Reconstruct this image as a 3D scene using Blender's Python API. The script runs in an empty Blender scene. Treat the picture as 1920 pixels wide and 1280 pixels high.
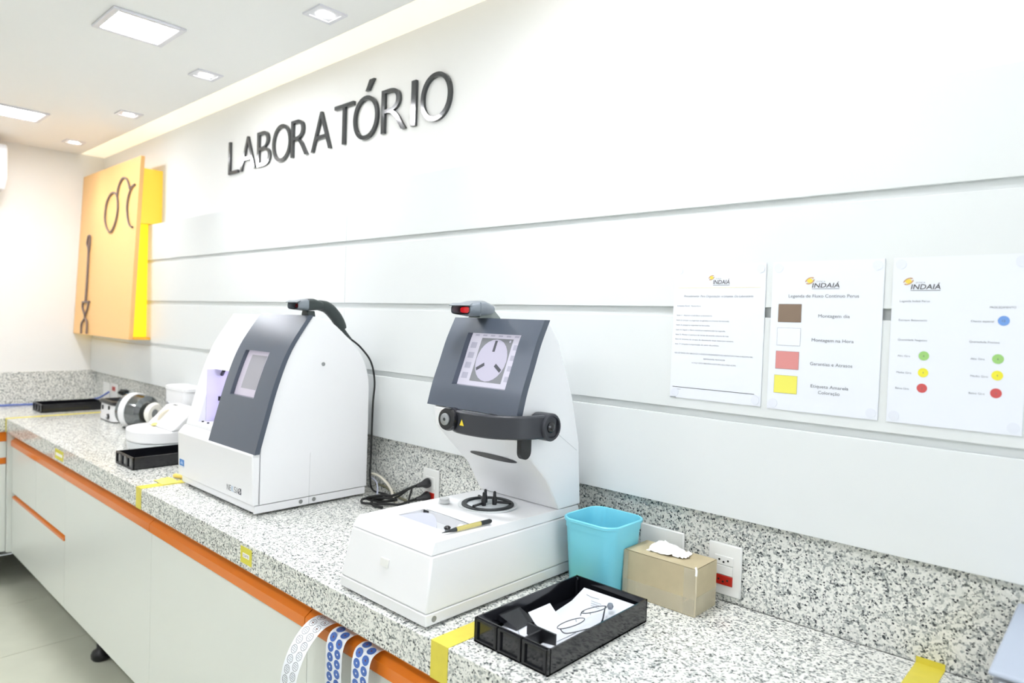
import bpy, bmesh, math, random
from mathutils import Vector, Matrix
random.seed(7)
PI = math.pi
sc = bpy.context.scene
col = sc.collection

# ------------------------------------------------------------------ camera
CAM_LOC = Vector((3.3879, -1.3885, 1.4956))
YAW, PITCH, ROLL, FPX = 0.7437, -0.0289, 0.0341, 1280.1
_d = Vector((-math.sin(YAW) * math.cos(PITCH), math.cos(YAW) * math.cos(PITCH), math.sin(PITCH)))
_r = Vector((math.cos(YAW), math.sin(YAW), 0.0))
_u = _r.cross(_d)
_R = math.cos(ROLL) * _r + math.sin(ROLL) * _u
_U = -math.sin(ROLL) * _r + math.cos(ROLL) * _u
cd = bpy.data.cameras.new('camera')
cam = bpy.data.objects.new('camera', cd)
col.objects.link(cam)
cam.matrix_world = Matrix(((_R.x, _U.x, -_d.x, CAM_LOC.x), (_R.y, _U.y, -_d.y, CAM_LOC.y),
                           (_R.z, _U.z, -_d.z, CAM_LOC.z), (0, 0, 0, 1)))
cd.sensor_width = 36.0
cd.lens = FPX / 1920.0 * 36.0
cd.clip_start = 0.02
cd.dof.use_dof = True
cd.dof.focus_distance = 1.65
cd.dof.aperture_fstop = 3.2
sc.camera = cam

# ------------------------------------------------------------------ world, exposure, lamp strengths
w = bpy.data.worlds.new('world'); sc.world = w; w.use_nodes = True
w.node_tree.nodes['Background'].inputs[0].default_value = (0.86, 0.93, 1.0, 1)
w.node_tree.nodes['Background'].inputs[1].default_value = 3.2
sc.view_settings.view_transform = 'Standard'
sc.view_settings.look = 'None'
sc.view_settings.exposure = 0.66
sc.view_settings.gamma = 1.0
sc.view_settings.use_curve_mapping = False
PANEL_EMIT = 66.0          # square LED panels in the ceiling
SPOT_W = 4.5               # recessed downlights along the wall
COVE_EMIT = 0.4            # warm linear LED beside the wall
NEUTRAL = (0.965, 0.965, 1.0)
PANEL_SPOTS = [(-0.755, -0.56), (0.85, -0.545), (2.45, -0.55),
               (-0.755, -1.95), (0.85, -1.95), (2.45, -1.95), (4.05, -1.95)]  # unseen rear row; its last panel is added for light from the right
DOWN_X = [-1.2043, -0.3101, 0.5653, 1.4427, 2.32, 3.2]

# ------------------------------------------------------------------ materials
def lin(c):
    return tuple((x / 12.92 if x <= 0.04045 else ((x + 0.055) / 1.055) ** 2.4) for x in c)
def rgb(r, g, b):
    return lin((r / 255., g / 255., b / 255.))
MATS = {}
def mat(name, c, rough=0.5, metal=0.0, emit=None, es=1.0, coat=0.0, trans=0.0, ior=1.45, alpha=1.0, spec=0.5, noise=0.0, nscale=60, bump=0.0, bscale=200):
    if name in MATS: return MATS[name]
    m = bpy.data.materials.new(name); m.use_nodes = True
    nt = m.node_tree; b = nt.nodes['Principled BSDF']
    b.inputs['Base Color'].default_value = (*c, 1)
    b.inputs['Roughness'].default_value = rough
    b.inputs['Metallic'].default_value = metal
    b.inputs['IOR'].default_value = ior
    b.inputs['Specular IOR Level'].default_value = spec
    b.inputs['Coat Weight'].default_value = coat
    b.inputs['Transmission Weight'].default_value = trans
    b.inputs['Alpha'].default_value = alpha
    if emit:
        b.inputs['Emission Color'].default_value = (*emit, 1)
        b.inputs['Emission Strength'].default_value = es
    if noise or bump:
        tc = nt.nodes.new('ShaderNodeTexCoord')
    if noise:
        n = nt.nodes.new('ShaderNodeTexNoise'); n.inputs['Scale'].default_value = nscale; n.inputs['Detail'].default_value = 4
        nt.links.new(tc.outputs['Object'], n.inputs['Vector'])
        r = nt.nodes.new('ShaderNodeValToRGB')
        r.color_ramp.elements[0].position = 0.3; r.color_ramp.elements[1].position = 0.7
        r.color_ramp.elements[0].color = (*[x * (1 - noise) for x in c], 1)
        r.color_ramp.elements[1].color = (*[min(1, x * (1 + noise * 0.5)) for x in c], 1)
        nt.links.new(n.outputs['Fac'], r.inputs['Fac']); nt.links.new(r.outputs['Color'], b.inputs['Base Color'])
    if bump:
        n2 = nt.nodes.new('ShaderNodeTexNoise'); n2.inputs['Scale'].default_value = bscale; n2.inputs['Detail'].default_value = 3
        nt.links.new(tc.outputs['Object'], n2.inputs['Vector'])
        bp = nt.nodes.new('ShaderNodeBump'); bp.inputs['Strength'].default_value = bump; bp.inputs['Distance'].default_value = 0.002
        nt.links.new(n2.outputs['Fac'], bp.inputs['Height']); nt.links.new(bp.outputs['Normal'], b.inputs['Normal'])
    MATS[name] = m
    return m

def granite():
    m = bpy.data.materials.new('granite'); m.use_nodes = True
    nt = m.node_tree; N = nt.nodes; Lk = nt.links; b = N['Principled BSDF']
    tc = N.new('ShaderNodeTexCoord')
    nz = N.new('ShaderNodeTexNoise'); nz.inputs['Scale'].default_value = 230; nz.inputs['Detail'].default_value = 2
    Lk.new(tc.outputs['Object'], nz.inputs['Vector'])
    mix = N.new('ShaderNodeVectorMath'); mix.operation = 'MULTIPLY_ADD'
    mix.inputs[1].default_value = (0.0035, 0.0035, 0.0035)
    Lk.new(nz.outputs['Color'], mix.inputs[0]); Lk.new(tc.outputs['Object'], mix.inputs[2])
    def cells(scale):
        v = N.new('ShaderNodeTexVoronoi'); v.inputs['Scale'].default_value = scale
        Lk.new(mix.outputs['Vector'], v.inputs['Vector'])
        s = N.new('ShaderNodeSeparateColor'); Lk.new(v.outputs['Color'], s.inputs['Color'])
        return s.outputs['Red']
    def ramp(src, stops):
        r = N.new('ShaderNodeValToRGB'); r.color_ramp.interpolation = 'LINEAR'
        e = r.color_ramp.elements
        while len(e) < len(stops): e.new(0.5)
        for k, (p, c) in enumerate(stops): e[k].position = p; e[k].color = (*c, 1)
        Lk.new(src, r.inputs['Fac']); return r.outputs['Color']
    base = ramp(cells(230), [(0.0, rgb(156, 160, 160)), (0.26, rgb(190, 194, 190)), (0.36, rgb(226, 228, 222)), (1.0, rgb(243, 243, 238))])
    dark = ramp(cells(330), [(0.0, (0, 0, 0)), (0.05, (0, 0, 0)), (0.09, (1, 1, 1)), (1.0, (1, 1, 1))])
    n3 = N.new('ShaderNodeTexNoise'); n3.inputs['Scale'].default_value = 95; n3.inputs['Detail'].default_value = 3
    Lk.new(tc.outputs['Object'], n3.inputs['Vector'])
    clus = ramp(n3.outputs['Fac'], [(0.0, (1, 1, 1)), (0.40, (1, 1, 1)), (0.52, (0, 0, 0)), (1.0, (0, 0, 0))])
    dk2 = ramp(cells(270), [(0.0, rgb(84, 90, 96)), (0.22, rgb(112, 118, 120)), (0.30, (1, 1, 1)), (1.0, (1, 1, 1))])
    m1 = N.new('ShaderNodeMix'); m1.data_type = 'RGBA'; m1.blend_type = 'MULTIPLY'
    Lk.new(clus, m1.inputs['Factor']); Lk.new(base, m1.inputs[6]); Lk.new(dk2, m1.inputs[7])
    m2 = N.new('ShaderNodeMix'); m2.data_type = 'RGBA'; m2.inputs[6].default_value = (*rgb(52, 56, 62), 1)
    Lk.new(dark, m2.inputs['Factor']); Lk.new(m1.outputs[2], m2.inputs[7])
    Lk.new(m2.outputs[2], b.inputs['Base Color'])
    b.inputs['Roughness'].default_value = 0.16
    return m

M_WALL = mat('white_wall_paint', rgb(233, 234, 233), 0.7, bump=0.05)
M_CEIL = mat('white_ceiling_paint', rgb(246, 246, 245), 0.8)
M_PANEL = mat('white_laminate', rgb(216, 220, 220), 0.35)
M_CAB = mat('white_cabinet_laminate', rgb(226, 230, 225), 0.3)
M_CABIN = mat('cabinet_carcass', rgb(200, 203, 198), 0.5)
M_RAIL = mat('orange_handle_profile', rgb(228, 122, 20), 0.28, coat=0.15)
M_GRAN = granite()
M_TILE = mat('porcelain_tile', rgb(204, 207, 190), 0.22, noise=0.04, nscale=8)
M_GROUT = mat('grout', rgb(160, 162, 152), 0.9)
M_MW = mat('machine_white_plastic', rgb(235, 236, 238), 0.3)
M_MW2 = mat('machine_grey_white_plastic', rgb(212, 216, 218), 0.35)
M_FAS = mat('graphite_fascia', rgb(80, 88, 101), 0.3, metal=0.15, coat=0.2)
M_BLK = mat('black_plastic', rgb(30, 31, 34), 0.32)
M_BLKG = mat('glossy_black_plastic', rgb(22, 23, 28), 0.14, coat=0.3)
M_BLKM = mat('matt_black_plastic', rgb(40, 45, 47), 0.5)
M_RUB = mat('black_rubber', rgb(24, 25, 26), 0.6)
M_LET = mat('black_acrylic_letter', rgb(58, 60, 62), 0.12, coat=0.3)
M_PAPER = mat('white_paper', rgb(222, 226, 234), 0.55)
M_SLEEVE = mat('clear_acrylic', rgb(245, 248, 252), 0.08, alpha=0.18)
M_INK = mat('grey_ink', rgb(104, 108, 112), 0.7)
M_INKD = mat('dark_ink', rgb(78, 78, 82), 0.7)
M_INKL = mat('pale_ink', rgb(128, 132, 138), 0.7)
M_PLATE = mat('white_socket_plastic', rgb(230, 231, 228), 0.3)
M_RED = mat('red_socket_plastic', rgb(176, 34, 22), 0.35)
M_BIN = mat('turquoise_plastic', rgb(124, 211, 231), 0.3)
M_CARD = mat('cardboard', rgb(193, 180, 147), 0.55, noise=0.06, nscale=30, bump=0.15, bscale=60)
M_TAPEC = mat('clear_packing_tape', rgb(225, 218, 195), 0.12, alpha=0.3, bump=0.6, bscale=70)
M_TISS = mat('white_tissue', rgb(250, 250, 250), 0.8)
M_TAPE = mat('yellow_floor_tape', rgb(224, 210, 78), 0.4, noise=0.05, nscale=40)
M_SIGN = mat('orange_sign_board', rgb(241, 192, 124), 0.4)
M_SIGNE = mat('orange_sign_edge', rgb(248, 186, 66), 0.4)
M_SIGNY = mat('yellow_light_box', rgb(255, 216, 40), 0.4, emit=rgb(255, 205, 20), es=0.5)
M_WIRE = mat('grey_metal_wire', rgb(120, 104, 100), 0.4, metal=0.1)
M_CHR = mat('chrome', rgb(200, 204, 208), 0.12, metal=1.0)
M_STEEL = mat('brushed_steel', rgb(170, 174, 178), 0.3, metal=0.9)
M_GLASS = mat('clear_glass', (1, 1, 1), 0.02, trans=1.0)
M_LAMP = mat('led_panel_diffuser', (1, 1, 1), 0.5, emit=NEUTRAL, es=PANEL_EMIT)
M_SPOTL = mat('downlight_lens', (1, 1, 1), 0.5, emit=(1, 0.97, 0.92), es=30.0)
M_COVE = mat('warm_led_strip', (0.78, 0.76, 0.70), 0.5, emit=(1.0, 0.88, 0.66), es=COVE_EMIT)
M_SEAM = mat('pale_seam', rgb(192, 195, 197), 0.5)
M_FRAMEW = mat('white_light_frame', rgb(226, 226, 232), 0.4)

# ------------------------------------------------------------------ mesh helpers
class MB:
    def __init__(s): s.v = []; s.f = []
    def add(s, vs, fs):
        o = len(s.v); s.v += [tuple(x) for x in vs]; s.f += [tuple(i + o for i in f) for f in fs]; return s
    def box(s, x0, x1, y0, y1, z0, z1):
        return s.add([(x0, y0, z0), (x1, y0, z0), (x1, y1, z0), (x0, y1, z0), (x0, y0, z1), (x1, y0, z1), (x1, y1, z1), (x0, y1, z1)],
                     [(0, 3, 2, 1), (4, 5, 6, 7), (0, 1, 5, 4), (1, 2, 6, 5), (2, 3, 7, 6), (3, 0, 4, 7)])
    def hexa(s, p):   # 8 points, bottom ring then top ring
        return s.add(p, [(0, 3, 2, 1), (4, 5, 6, 7), (0, 1, 5, 4), (1, 2, 6, 5), (2, 3, 7, 6), (3, 0, 4, 7)])
    def prism(s, poly, ax, a0, a1):   # polygon in the two other axes, extruded along ax
        n = len(poly)
        def P(p, a):
            if ax == 'x': return (a, p[0], p[1])
            if ax == 'y': return (p[0], a, p[1])
            return (p[0], p[1], a)
        vs = [P(p, a0) for p in poly] + [P(p, a1) for p in poly]
        return s.add(vs, [tuple(range(n)), tuple(range(2 * n - 1, n - 1, -1))] + [(i, (i + 1) % n, n + (i + 1) % n, n + i) for i in range(n)])
    def ring(s, prof, c, axis, n=24, closed=False):
        # lathe: prof = [(radius, height along axis)]
        a = Vector(axis).normalized(); t = Vector((0, 0, 1)) if abs(a.z) < 0.9 else Vector((1, 0, 0))
        e1 = a.cross(t).normalized(); e2 = a.cross(e1); c = Vector(c)
        vs = []; fs = []; m = len(prof)
        for r, h in prof:
            for k in range(n):
                q = 2 * PI * k / n
                vs.append(c + a * h + (e1 * math.cos(q) + e2 * math.sin(q)) * r)
        for i in range(m - 1 if not closed else m):
            j = (i + 1) % m
            for k in range(n):
                l = (k + 1) % n
                fs.append((i * n + k, i * n + l, j * n + l, j * n + k))
        if not closed:
            fs.append(tuple(range(n - 1, -1, -1))); fs.append(tuple((m - 1) * n + k for k in range(n)))
        return s.add(vs, fs)
    def cyl(s, p0, p1, r0, r1=None, n=20):
        p0 = Vector(p0); p1 = Vector(p1); r1 = r0 if r1 is None else r1
        return s.ring([(r0, 0), (r1, (p1 - p0).length)], p0, p1 - p0, n)
    def tube(s, pts, r, n=8, smooth=6, closed=False):
        P = [Vector(p) for p in pts]
        if smooth and len(P) > 2:
            Q = []; m = len(P)
            for i in range(m if closed else m - 1):
                if closed: a, b, c, d = P[i - 1], P[i], P[(i + 1) % m], P[(i + 2) % m]
                else: a, b, c, d = P[max(i - 1, 0)], P[i], P[i + 1], P[min(i + 2, m - 1)]
                for k in range(smooth):
                    t = k / smooth
                    Q.append(0.5 * ((2 * b) + (c - a) * t + (2 * a - 5 * b + 4 * c - d) * t * t + (3 * b - a - 3 * c + d) * t ** 3))
            if not closed: Q.append(P[-1])
            P = Q
        m = len(P); vs = []; fs = []
        T0 = (P[1] - P[0]).normalized(); up = Vector((0, 0, 1)) if abs(T0.z) < 0.9 else Vector((1, 0, 0))
        e = T0.cross(up).normalized()
        for i in range(m):
            if closed: T = (P[(i + 1) % m] - P[i - 1]).normalized()
            else: T = (P[min(i + 1, m - 1)] - P[max(i - 1, 0)]).normalized()
            e = (e - T * e.dot(T)).normalized(); g = T.cross(e)
            rr = r(i / (m - 1)) if callable(r) else r
            for k in range(n):
                q = 2 * PI * k / n; vs.append(P[i] + (e * math.cos(q) + g * math.sin(q)) * rr)
        for i in range(m if closed else m - 1):
            j = (i + 1) % m
            for k in range(n): fs.append((i * n + k, i * n + (k + 1) % n, j * n + (k + 1) % n, j * n + k))
        if not closed:
            fs.append(tuple(range(n - 1, -1, -1))); fs.append(tuple((m - 1) * n + k for k in range(n)))
        return s.add(vs, fs)
    def strip(s, pts, ext, th):
        # sheet: pts = polyline (Vectors), ext = width vector, th = thickness along the polyline normal
        P = [Vector(p) for p in pts]; E = Vector(ext); m = len(P); vs = []; fs = []
        for i in range(m):
            T = (P[min(i + 1, m - 1)] - P[max(i - 1, 0)]).normalized(); nn = T.cross(E).normalized() * th
            vs += [P[i], P[i] + E, P[i] + E + nn, P[i] + nn]
        for i in range(m - 1):
            a = i * 4; b = a + 4
            for k in range(4): fs.append((a + k, a + (k + 1) % 4, b + (k + 1) % 4, b + k))
        fs.append((3, 2, 1, 0)); fs.append(tuple((m - 1) * 4 + k for k in range(4)))
        return s.add(vs, fs)
    def build(s, name, material, parent=None, bevel=0.0, smooth=True, seg=2, org=None, ang=35):
        me = bpy.data.meshes.new(name)
        off = Vector(org) if org else (Vector(parent['_o']) if parent is not None and '_o' in parent else Vector((0, 0, 0)))
        me.from_pydata([tuple(Vector(v) - off) for v in s.v], [], s.f)
        bm = bmesh.new(); bm.from_mesh(me); bmesh.ops.recalc_face_normals(bm, faces=bm.faces); bm.to_mesh(me); bm.free()
        me.materials.append(material)
        if smooth:
            for p in me.polygons: p.use_smooth = True
            me.set_sharp_from_angle(angle=math.radians(ang))
        o = bpy.data.objects.new(name, me); col.objects.link(o)
        if parent is not None:
            o.parent = parent
            o['_o'] = tuple(off)
        else:
            o.location = off; o['_o'] = tuple(off)
        if bevel:
            b = o.modifiers.new('bevel', 'BEVEL'); b.width = bevel; b.segments = seg; b.limit_method = 'ANGLE'; b.angle_limit = math.radians(40)
        return o

def tag(o, label, cat, group=None):
    o['label'] = label; o['category'] = cat
    if group: o['group'] = group
    return o
def thing(name, label, cat, loc, group=None):
    o = bpy.data.objects.new(name, None); col.objects.link(o)
    o.empty_display_size = 0.05; o.location = loc; o['_o'] = tuple(loc)
    return tag(o, label, cat, group)
def struct(o):
    o['kind'] = 'structure'; return o
def B(*a): return MB().box(*a)

def text_mesh(s, size, extrude=0.0, offset=0.0, shear=0.0, align='LEFT', res=3):
    cu = bpy.data.curves.new('t', 'FONT'); cu.body = s; cu.size = size; cu.extrude = extrude; cu.offset = offset; cu.shear = shear
    cu.align_x = align; cu.resolution_u = res
    o = bpy.data.objects.new('t', cu); col.objects.link(o)
    bpy.context.view_layer.update()
    me = bpy.data.meshes.new_from_object(o.evaluated_get(bpy.context.evaluated_depsgraph_get()))
    vs = [v.co.copy() for v in me.vertices]; fs = [tuple(p.vertices) for p in me.polygons]
    bpy.data.objects.remove(o); bpy.data.curves.remove(cu); bpy.data.meshes.remove(me)
    return vs, fs
def wall_text(s, x0, x1, z, y, material, parent, h=None, name='printed_text', depth=0.0, shear=0.0, offset=0.0):
    """text whose baseline is at z on the plane y, stretched between x0 and x1; h = cap height"""
    vs, fs = text_mesh(s, 1.0, extrude=0.0, shear=shear, offset=offset)
    a = min(v.x for v in vs); b = max(v.x for v in vs)
    sx = (x1 - x0) / (b - a); sz = sx if h is None else h / 0.73
    m = MB(); m.add([(x0 + (v.x - a) * sx, y, z + v.y * sz) for v in vs], fs)
    return m.build(name, material, parent, smooth=False)

# ================================================================== SETTING
XL, XR, YW, YF, ZC = -1.55, 4.62, 0.06, -2.94, 2.45
LIP = -0.078
struct(B(XL - 0.1, XR + 0.1, YW, YW + 0.1, 0, 2.6).build('wall_back', M_WALL, smooth=False))
struct(B(XL - 0.1, XL, YF, YW, 0, 2.6).build('wall_left', M_WALL, smooth=False))
WY0, WY1, WZ0, WZ1 = -1.25, -0.12, 0.98, 2.15        # unseen window added in the right-hand wall for cool side light
m_ = B(XR, XR + 0.1, YF, WY0, 0, 2.6); m_.box(XR, XR + 0.1, WY1, YW, 0, 2.6); m_.box(XR, XR + 0.1, WY0, WY1, 0, WZ0); m_.box(XR, XR + 0.1, WY0, WY1, WZ1, 2.6)
struct(m_.build('wall_right', M_WALL, smooth=False))
m_ = MB()
for a, b, c, d in ((WY0, WY1, WZ0, WZ0 + .04), (WY0, WY1, WZ1 - .04, WZ1), (WY0, WY0 + .04, WZ0 + .04, WZ1 - .04), (WY1 - .04, WY1, WZ0 + .04, WZ1 - .04), ((WY0 + WY1) / 2 - .02, (WY0 + WY1) / 2 + .02, WZ0 + .04, WZ1 - .04)):
    m_.box(XR + 0.03, XR + 0.07, a, b, c, d)
win = struct(m_.build('added_window_1', M_FRAMEW, smooth=False))
for a, b in ((WY0 + .04, (WY0 + WY1) / 2 - .02), ((WY0 + WY1) / 2 + .02, WY1 - .04)):
    B(XR + 0.048, XR + 0.052, a, b, WZ0 + .04, WZ1 - .04).build('pane', mat('added_window_pane', rgb(245, 250, 252), 0.02, alpha=0.08), win, smooth=False)
struct(B(XL - 0.1, XR + 0.1, YF - 0.1, YF, 0, 2.6).build('wall_front', M_WALL, smooth=False))
struct(B(XL, XR, YF, LIP, ZC, ZC + 0.08).build('ceiling', M_CEIL, smooth=False))
struct(B(XL, XR, LIP, YW, ZC + 0.004, ZC + 0.08).build('trim_1', M_COVE, smooth=False))

# floor with its tiles
fl = struct(B(XL, XR, YF, YW, -0.05, -0.004).build('floor', M_GROUT, smooth=False))
tile = None
for i in range(12):
    for j in range(6):
        x0 = -1.90 + 0.6 * i; y0 = -3.34 + 0.6 * j
        a, b = max(x0, XL), min(x0 + 0.6, XR); c, d = max(y0, YF), min(y0 + 0.6, YW)
        if b - a < 0.02 or d - c < 0.02: continue
        if b - a > 0.599 and d - c > 0.599:
            if tile is None:
                tile = B(-0.2985, 0.2985, -0.2985, 0.2985, -0.004, 0).build('floor_tile', M_TILE, fl, smooth=False)
                tile.location = (x0 + 0.3, y0 + 0.3, 0)
            else:
                t = tile.copy(); col.objects.link(t); t.parent = fl; t.location = (x0 + 0.3, y0 + 0.3, 0)
        else:
            B(a + 0.0015, b - 0.0015, c + 0.0015, d - 0.0015, -0.004, 0).build('floor_tile', M_TILE, fl, smooth=False)

# wall cladding: four rows of white boards on a backing
clad = struct(B(XL, XR, 0.0095, YW, 1.106, 1.945).build('trim_2', M_PANEL, smooth=False))
ROWS = [(1.7626, 1.952), (1.5426, 1.7446), (1.3156, 1.5217), (1.0931, 1.2983)]
for k, (z0, z1) in enumerate(ROWS):
    for (a, b) in ((XL + 0.002, 1.2908), (1.2922, XR - 0.002)):
        B(a, b, 0.0, 0.0093, z0, z1).build('wall_panel', M_PANEL, clad, bevel=0.0012, smooth=False)

# ------------------------------------------------------------------ ceiling lights
for k, (x, y) in enumerate(PANEL_SPOTS):
    lab = {2: 'square LED panel light over the tracing machine, above the view', 3: 'square LED panel light in the rear row by the far wall', 4: 'square LED panel light in the rear row, second from the far wall', 5: 'square LED panel light in the rear row, third from the far wall', 6: 'unseen square LED panel light added in the rear row by the right-hand wall', 0: 'square white LED panel light in the ceiling nearest the far wall', 1: 'square white LED panel light in the ceiling at the top of the view'}.get(k, 'square LED ceiling panel light outside the view')
    t = thing('ceiling_panel_light', lab, 'ceiling light', (x, y, ZC), 'square ceiling panel lights')
    m = MB()
    for a, b, c, d in ((-.112, .112, -.112, -.092), (-.112, .112, .092, .112), (-.112, -.092, -.092, .092), (.092, .112, -.092, .092)):
        m.box(x + a, x + b, y + c, y + d, ZC - 0.009, ZC)
    m.build('frame', M_FRAMEW, t, bevel=0.002)
    B(x - .092, x + .092, y - .092, y + .092, ZC - 0.006, ZC).build('diffuser', M_LAMP, t, smooth=False)
DL = ['small square recessed downlight closest to the corner above the orange sign', 'small recessed downlight second from the corner, between sign and lettering',
      'small recessed downlight in the ceiling above the start of the lettering', 'small recessed downlight at the top of the view, farthest from the corner',
      'small recessed downlight over the tracing machine, above the view', 'small recessed downlight over the wall notices, above the view']
for k, x in enumerate(DOWN_X):
    y = -0.2
    t = thing('downlight', DL[k], 'ceiling light', (x, y, ZC), 'downlights along the wall')
    m = MB()
    for a, b, c, d in ((-.05, .05, -.05, -.036), (-.05, .05, .036, .05), (-.05, -.036, -.036, .036), (.036, .05, -.036, .036)):
        m.box(x + a, x + b, y + c, y + d, ZC - 0.006, ZC)
    m.box(x - .036, x + .036, y - .036, y + .036, ZC - 0.003, ZC)
    m.build('frame', M_FRAMEW, t)
    MB().cyl((x, y, ZC - 0.005), (x, y, ZC - 0.002), 0.023).build('lens', M_SPOTL, t)
    ld = bpy.data.lights.new('downlight_lamp', 'SPOT'); ld.energy = SPOT_W; ld.spot_size = math.radians(88); ld.spot_blend = 1.0
    ld.color = (1.0, 0.985, 0.96); ld.shadow_soft_size = 0.028
    lo = bpy.data.objects.new('lamp', ld); col.objects.link(lo); lo.parent = t; lo.location = (0, 0, -0.012)

# ------------------------------------------------------------------ worktops and backsplash
CT = 0.90
tag(B(-0.958, XR - 0.01, -0.5545, 0.0298, 0.83, CT).build('worktop', M_GRAN, bevel=0.002, org=(1.6, -0.26, 0.83)), 'long speckled granite worktop under the two machines', 'worktop')
tag(B(XL + 0.001, -0.9595, -2.2, 0.0298, 0.83, CT).build('worktop', M_GRAN, bevel=0.002, org=(-1.25, -1.0, 0.83)), 'short granite worktop along the far wall with the blue cable', 'worktop')
tag(B(XL + 0.022, XR - 0.01, 0.03, 0.0595, CT + 0.0005, 1.1045).build('backsplash', M_GRAN, smooth=False, org=(1.6, 0.04, CT)), 'granite backsplash along the panelled wall behind the machines', 'backsplash')
tag(B(XL + 0.001, XL + 0.021, -2.2, 0.0595, CT + 0.0005, 1.096).build('backsplash', M_GRAN, smooth=False, org=(XL + .01, -1.0, CT)), 'granite backsplash on the far wall behind the empty-looking tray', 'backsplash')

# ------------------------------------------------------------------ cabinets
RAILP = [(-0.532, 0.755), (-0.532, 0.781), (-0.512, 0.795), (-0.508, 0.8295), (-0.492, 0.8295), (-0.492, 0.755)]
def rail(x0, x1, parent, dz=0.0, h=None):
    if h is None: p = RAILP
    else: p = [(-0.528, h[0]), (-0.528, h[0] + 0.010), (-0.512, h[0] + 0.016), (-0.508, h[1]), (-0.492, h[1]), (-0.492, h[0])]
    return MB().prism(p, 'x', x0, x1).build('handle_rail', M_RAIL, parent, smooth=False)
FY0, FY1 = -0.5243, -0.5063
def feet(t, xs, y=-0.12):
    for x in xs:
        m = MB(); m.ring([(0.032, 0), (0.038, 0.008), (0.039, 0.024), (0.034, 0.036), (0.022, 0.044), (0.018, 0.05), (0.018, 0.185)], (x, y, 0.0), (0, 0, 1), 20)
        m.build('foot', M_BLK, t)
def carcass(t, x0, x1):
    B(x0 + 0.001, x1 - 0.001, FY1 + 0.002, 0.025, 0.19, 0.752).build('body', M_CABIN, t, smooth=False)
t = thing('base_cabinet', 'white base cabinet of three drawers at the far corner', 'cabinet', (-0.47, -0.25, 0), 'base cabinets under the worktop')
carcass(t, -0.952, 0.0045)
B(-0.952, -0.477, FY0, FY1, 0.506, 0.7545).build('drawer_front', M_CAB, t, smooth=False, bevel=0.001)
B(-0.4745, 0.0035, FY0, FY1, 0.506, 0.7545).build('drawer_front', M_CAB, t, smooth=False, bevel=0.001)
B(-0.952, 0.0035, FY0, FY1, 0.19, 0.480).build('drawer_front', M_CAB, t, smooth=False, bevel=0.001)
rail(-0.952, 0.0035, t); rail(-0.925, 0.0, t, h=(0.481, 0.5055)); feet(t, [-0.85, -0.06])
for k, (a, b, lab) in enumerate(((0.0065, 0.9864, 'white base cabinet door beside the drawers, below the tall white machine'), (0.9884, 1.965, 'white base cabinet door left of the hanging sticker strips'),
                   (1.967, 2.95, 'white base cabinet behind the hanging sticker strips'))):
    t = thing('base_cabinet', lab, 'cabinet', ((a + b) / 2, -0.25, 0), 'base cabinets under the worktop')
    carcass(t, a, b)
    B(a, b, FY0, FY1, 0.19, 0.7545).build('door', M_CAB, t, smooth=False, bevel=0.001)
    rail(a, b - 0.001, t); feet(t, [a + 0.18], -0.43); feet(t, [b - 0.12])
# cabinet under the short worktop
struct(B(-0.985, -0.9535, -0.544, -0.505, 0.19, 0.829).build('trim_3', M_CAB, smooth=False))
t = thing('base_cabinet', 'white drawer cabinet under the short far worktop', 'cabinet', (-1.25, -1.2, 0), 'base cabinets under the worktop')
B(-1.52, -1.005, -2.0, -0.535, 0.19, 0.752).build('body', M_CABIN, t, smooth=False)
B(-1.004, -0.986, -2.0, -0.545, 0.690, 0.775).build('drawer_front', M_CAB, t, smooth=False, bevel=0.001)
B(-1.004, -0.986, -2.0, -0.545, 0.19, 0.655).build('door', M_CAB, t, smooth=False, bevel=0.001)
B(-1.004, -0.984, -2.0, -0.545, 0.7765, 0.829).build('handle_rail', M_RAIL, t, smooth=False)
B(-1.004, -0.990, -2.0, -0.545, 0.656, 0.689).build('handle_rail', M_RAIL, t, smooth=False)
for y in (-0.7, -1.9):
    MB().ring([(0.032, 0), (0.038, 0.008), (0.039, 0.024), (0.034, 0.036), (0.022, 0.044), (0.018, 0.05), (0.018, 0.185)], (-1.1, y, 0), (0, 0, 1), 20).build('foot', M_BLK, t)

# ------------------------------------------------------------------ orange glasses sign in the corner
def sy(z): return -0.055 - 0.045 * (2.31 - z)     # the board leans out towards its foot
t = thing('glasses_sign', 'orange wall sign with glasses line art in the far corner', 'sign', (-1.05, -0.03, 1.33))
x0, x1, z0, z1 = XL + 0.002, -0.565, 1.330, 2.312
MB().hexa([(x0, sy(z0), z0), (x1, sy(z0), z0), (x1, sy(z0) + .02, z0), (x0, sy(z0) + .02, z0),
           (x0, sy(z1), z1), (x1, sy(z1), z1), (x1, sy(z1) + .02, z1), (x0, sy(z1) + .02, z1)]).build('front_board', M_SIGN, t, smooth=False, bevel=0.001)
MB().hexa([(x0, sy(1.345) + .0205, 1.345), (-0.60, sy(1.345) + .0205, 1.345), (-0.60, -0.0005, 1.345), (x0, -0.0005, 1.345),
           (x0, sy(1.955) + .0205, 1.955), (-0.60, sy(1.955) + .0205, 1.955), (-0.60, -0.0005, 1.955), (x0, -0.0005, 1.955)]).build('lower_light_box', M_SIGNY, t, smooth=False)
MB().hexa([(x0, sy(1.956) + .0205, 1.956), (-0.572, sy(1.956) + .0205, 1.956), (-0.572, 0.0595, 1.956), (x0, 0.0595, 1.956),
           (x0, sy(2.25) + .0205, 2.25), (-0.572, sy(2.25) + .0205, 2.25), (-0.572, 0.0595, 2.25), (x0, 0.0595, 2.25)]).build('upper_light_box', mat('yellow_box_side', rgb(250, 208, 70), 0.4, emit=rgb(255, 205, 60), es=0.15), t, smooth=False)
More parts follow.
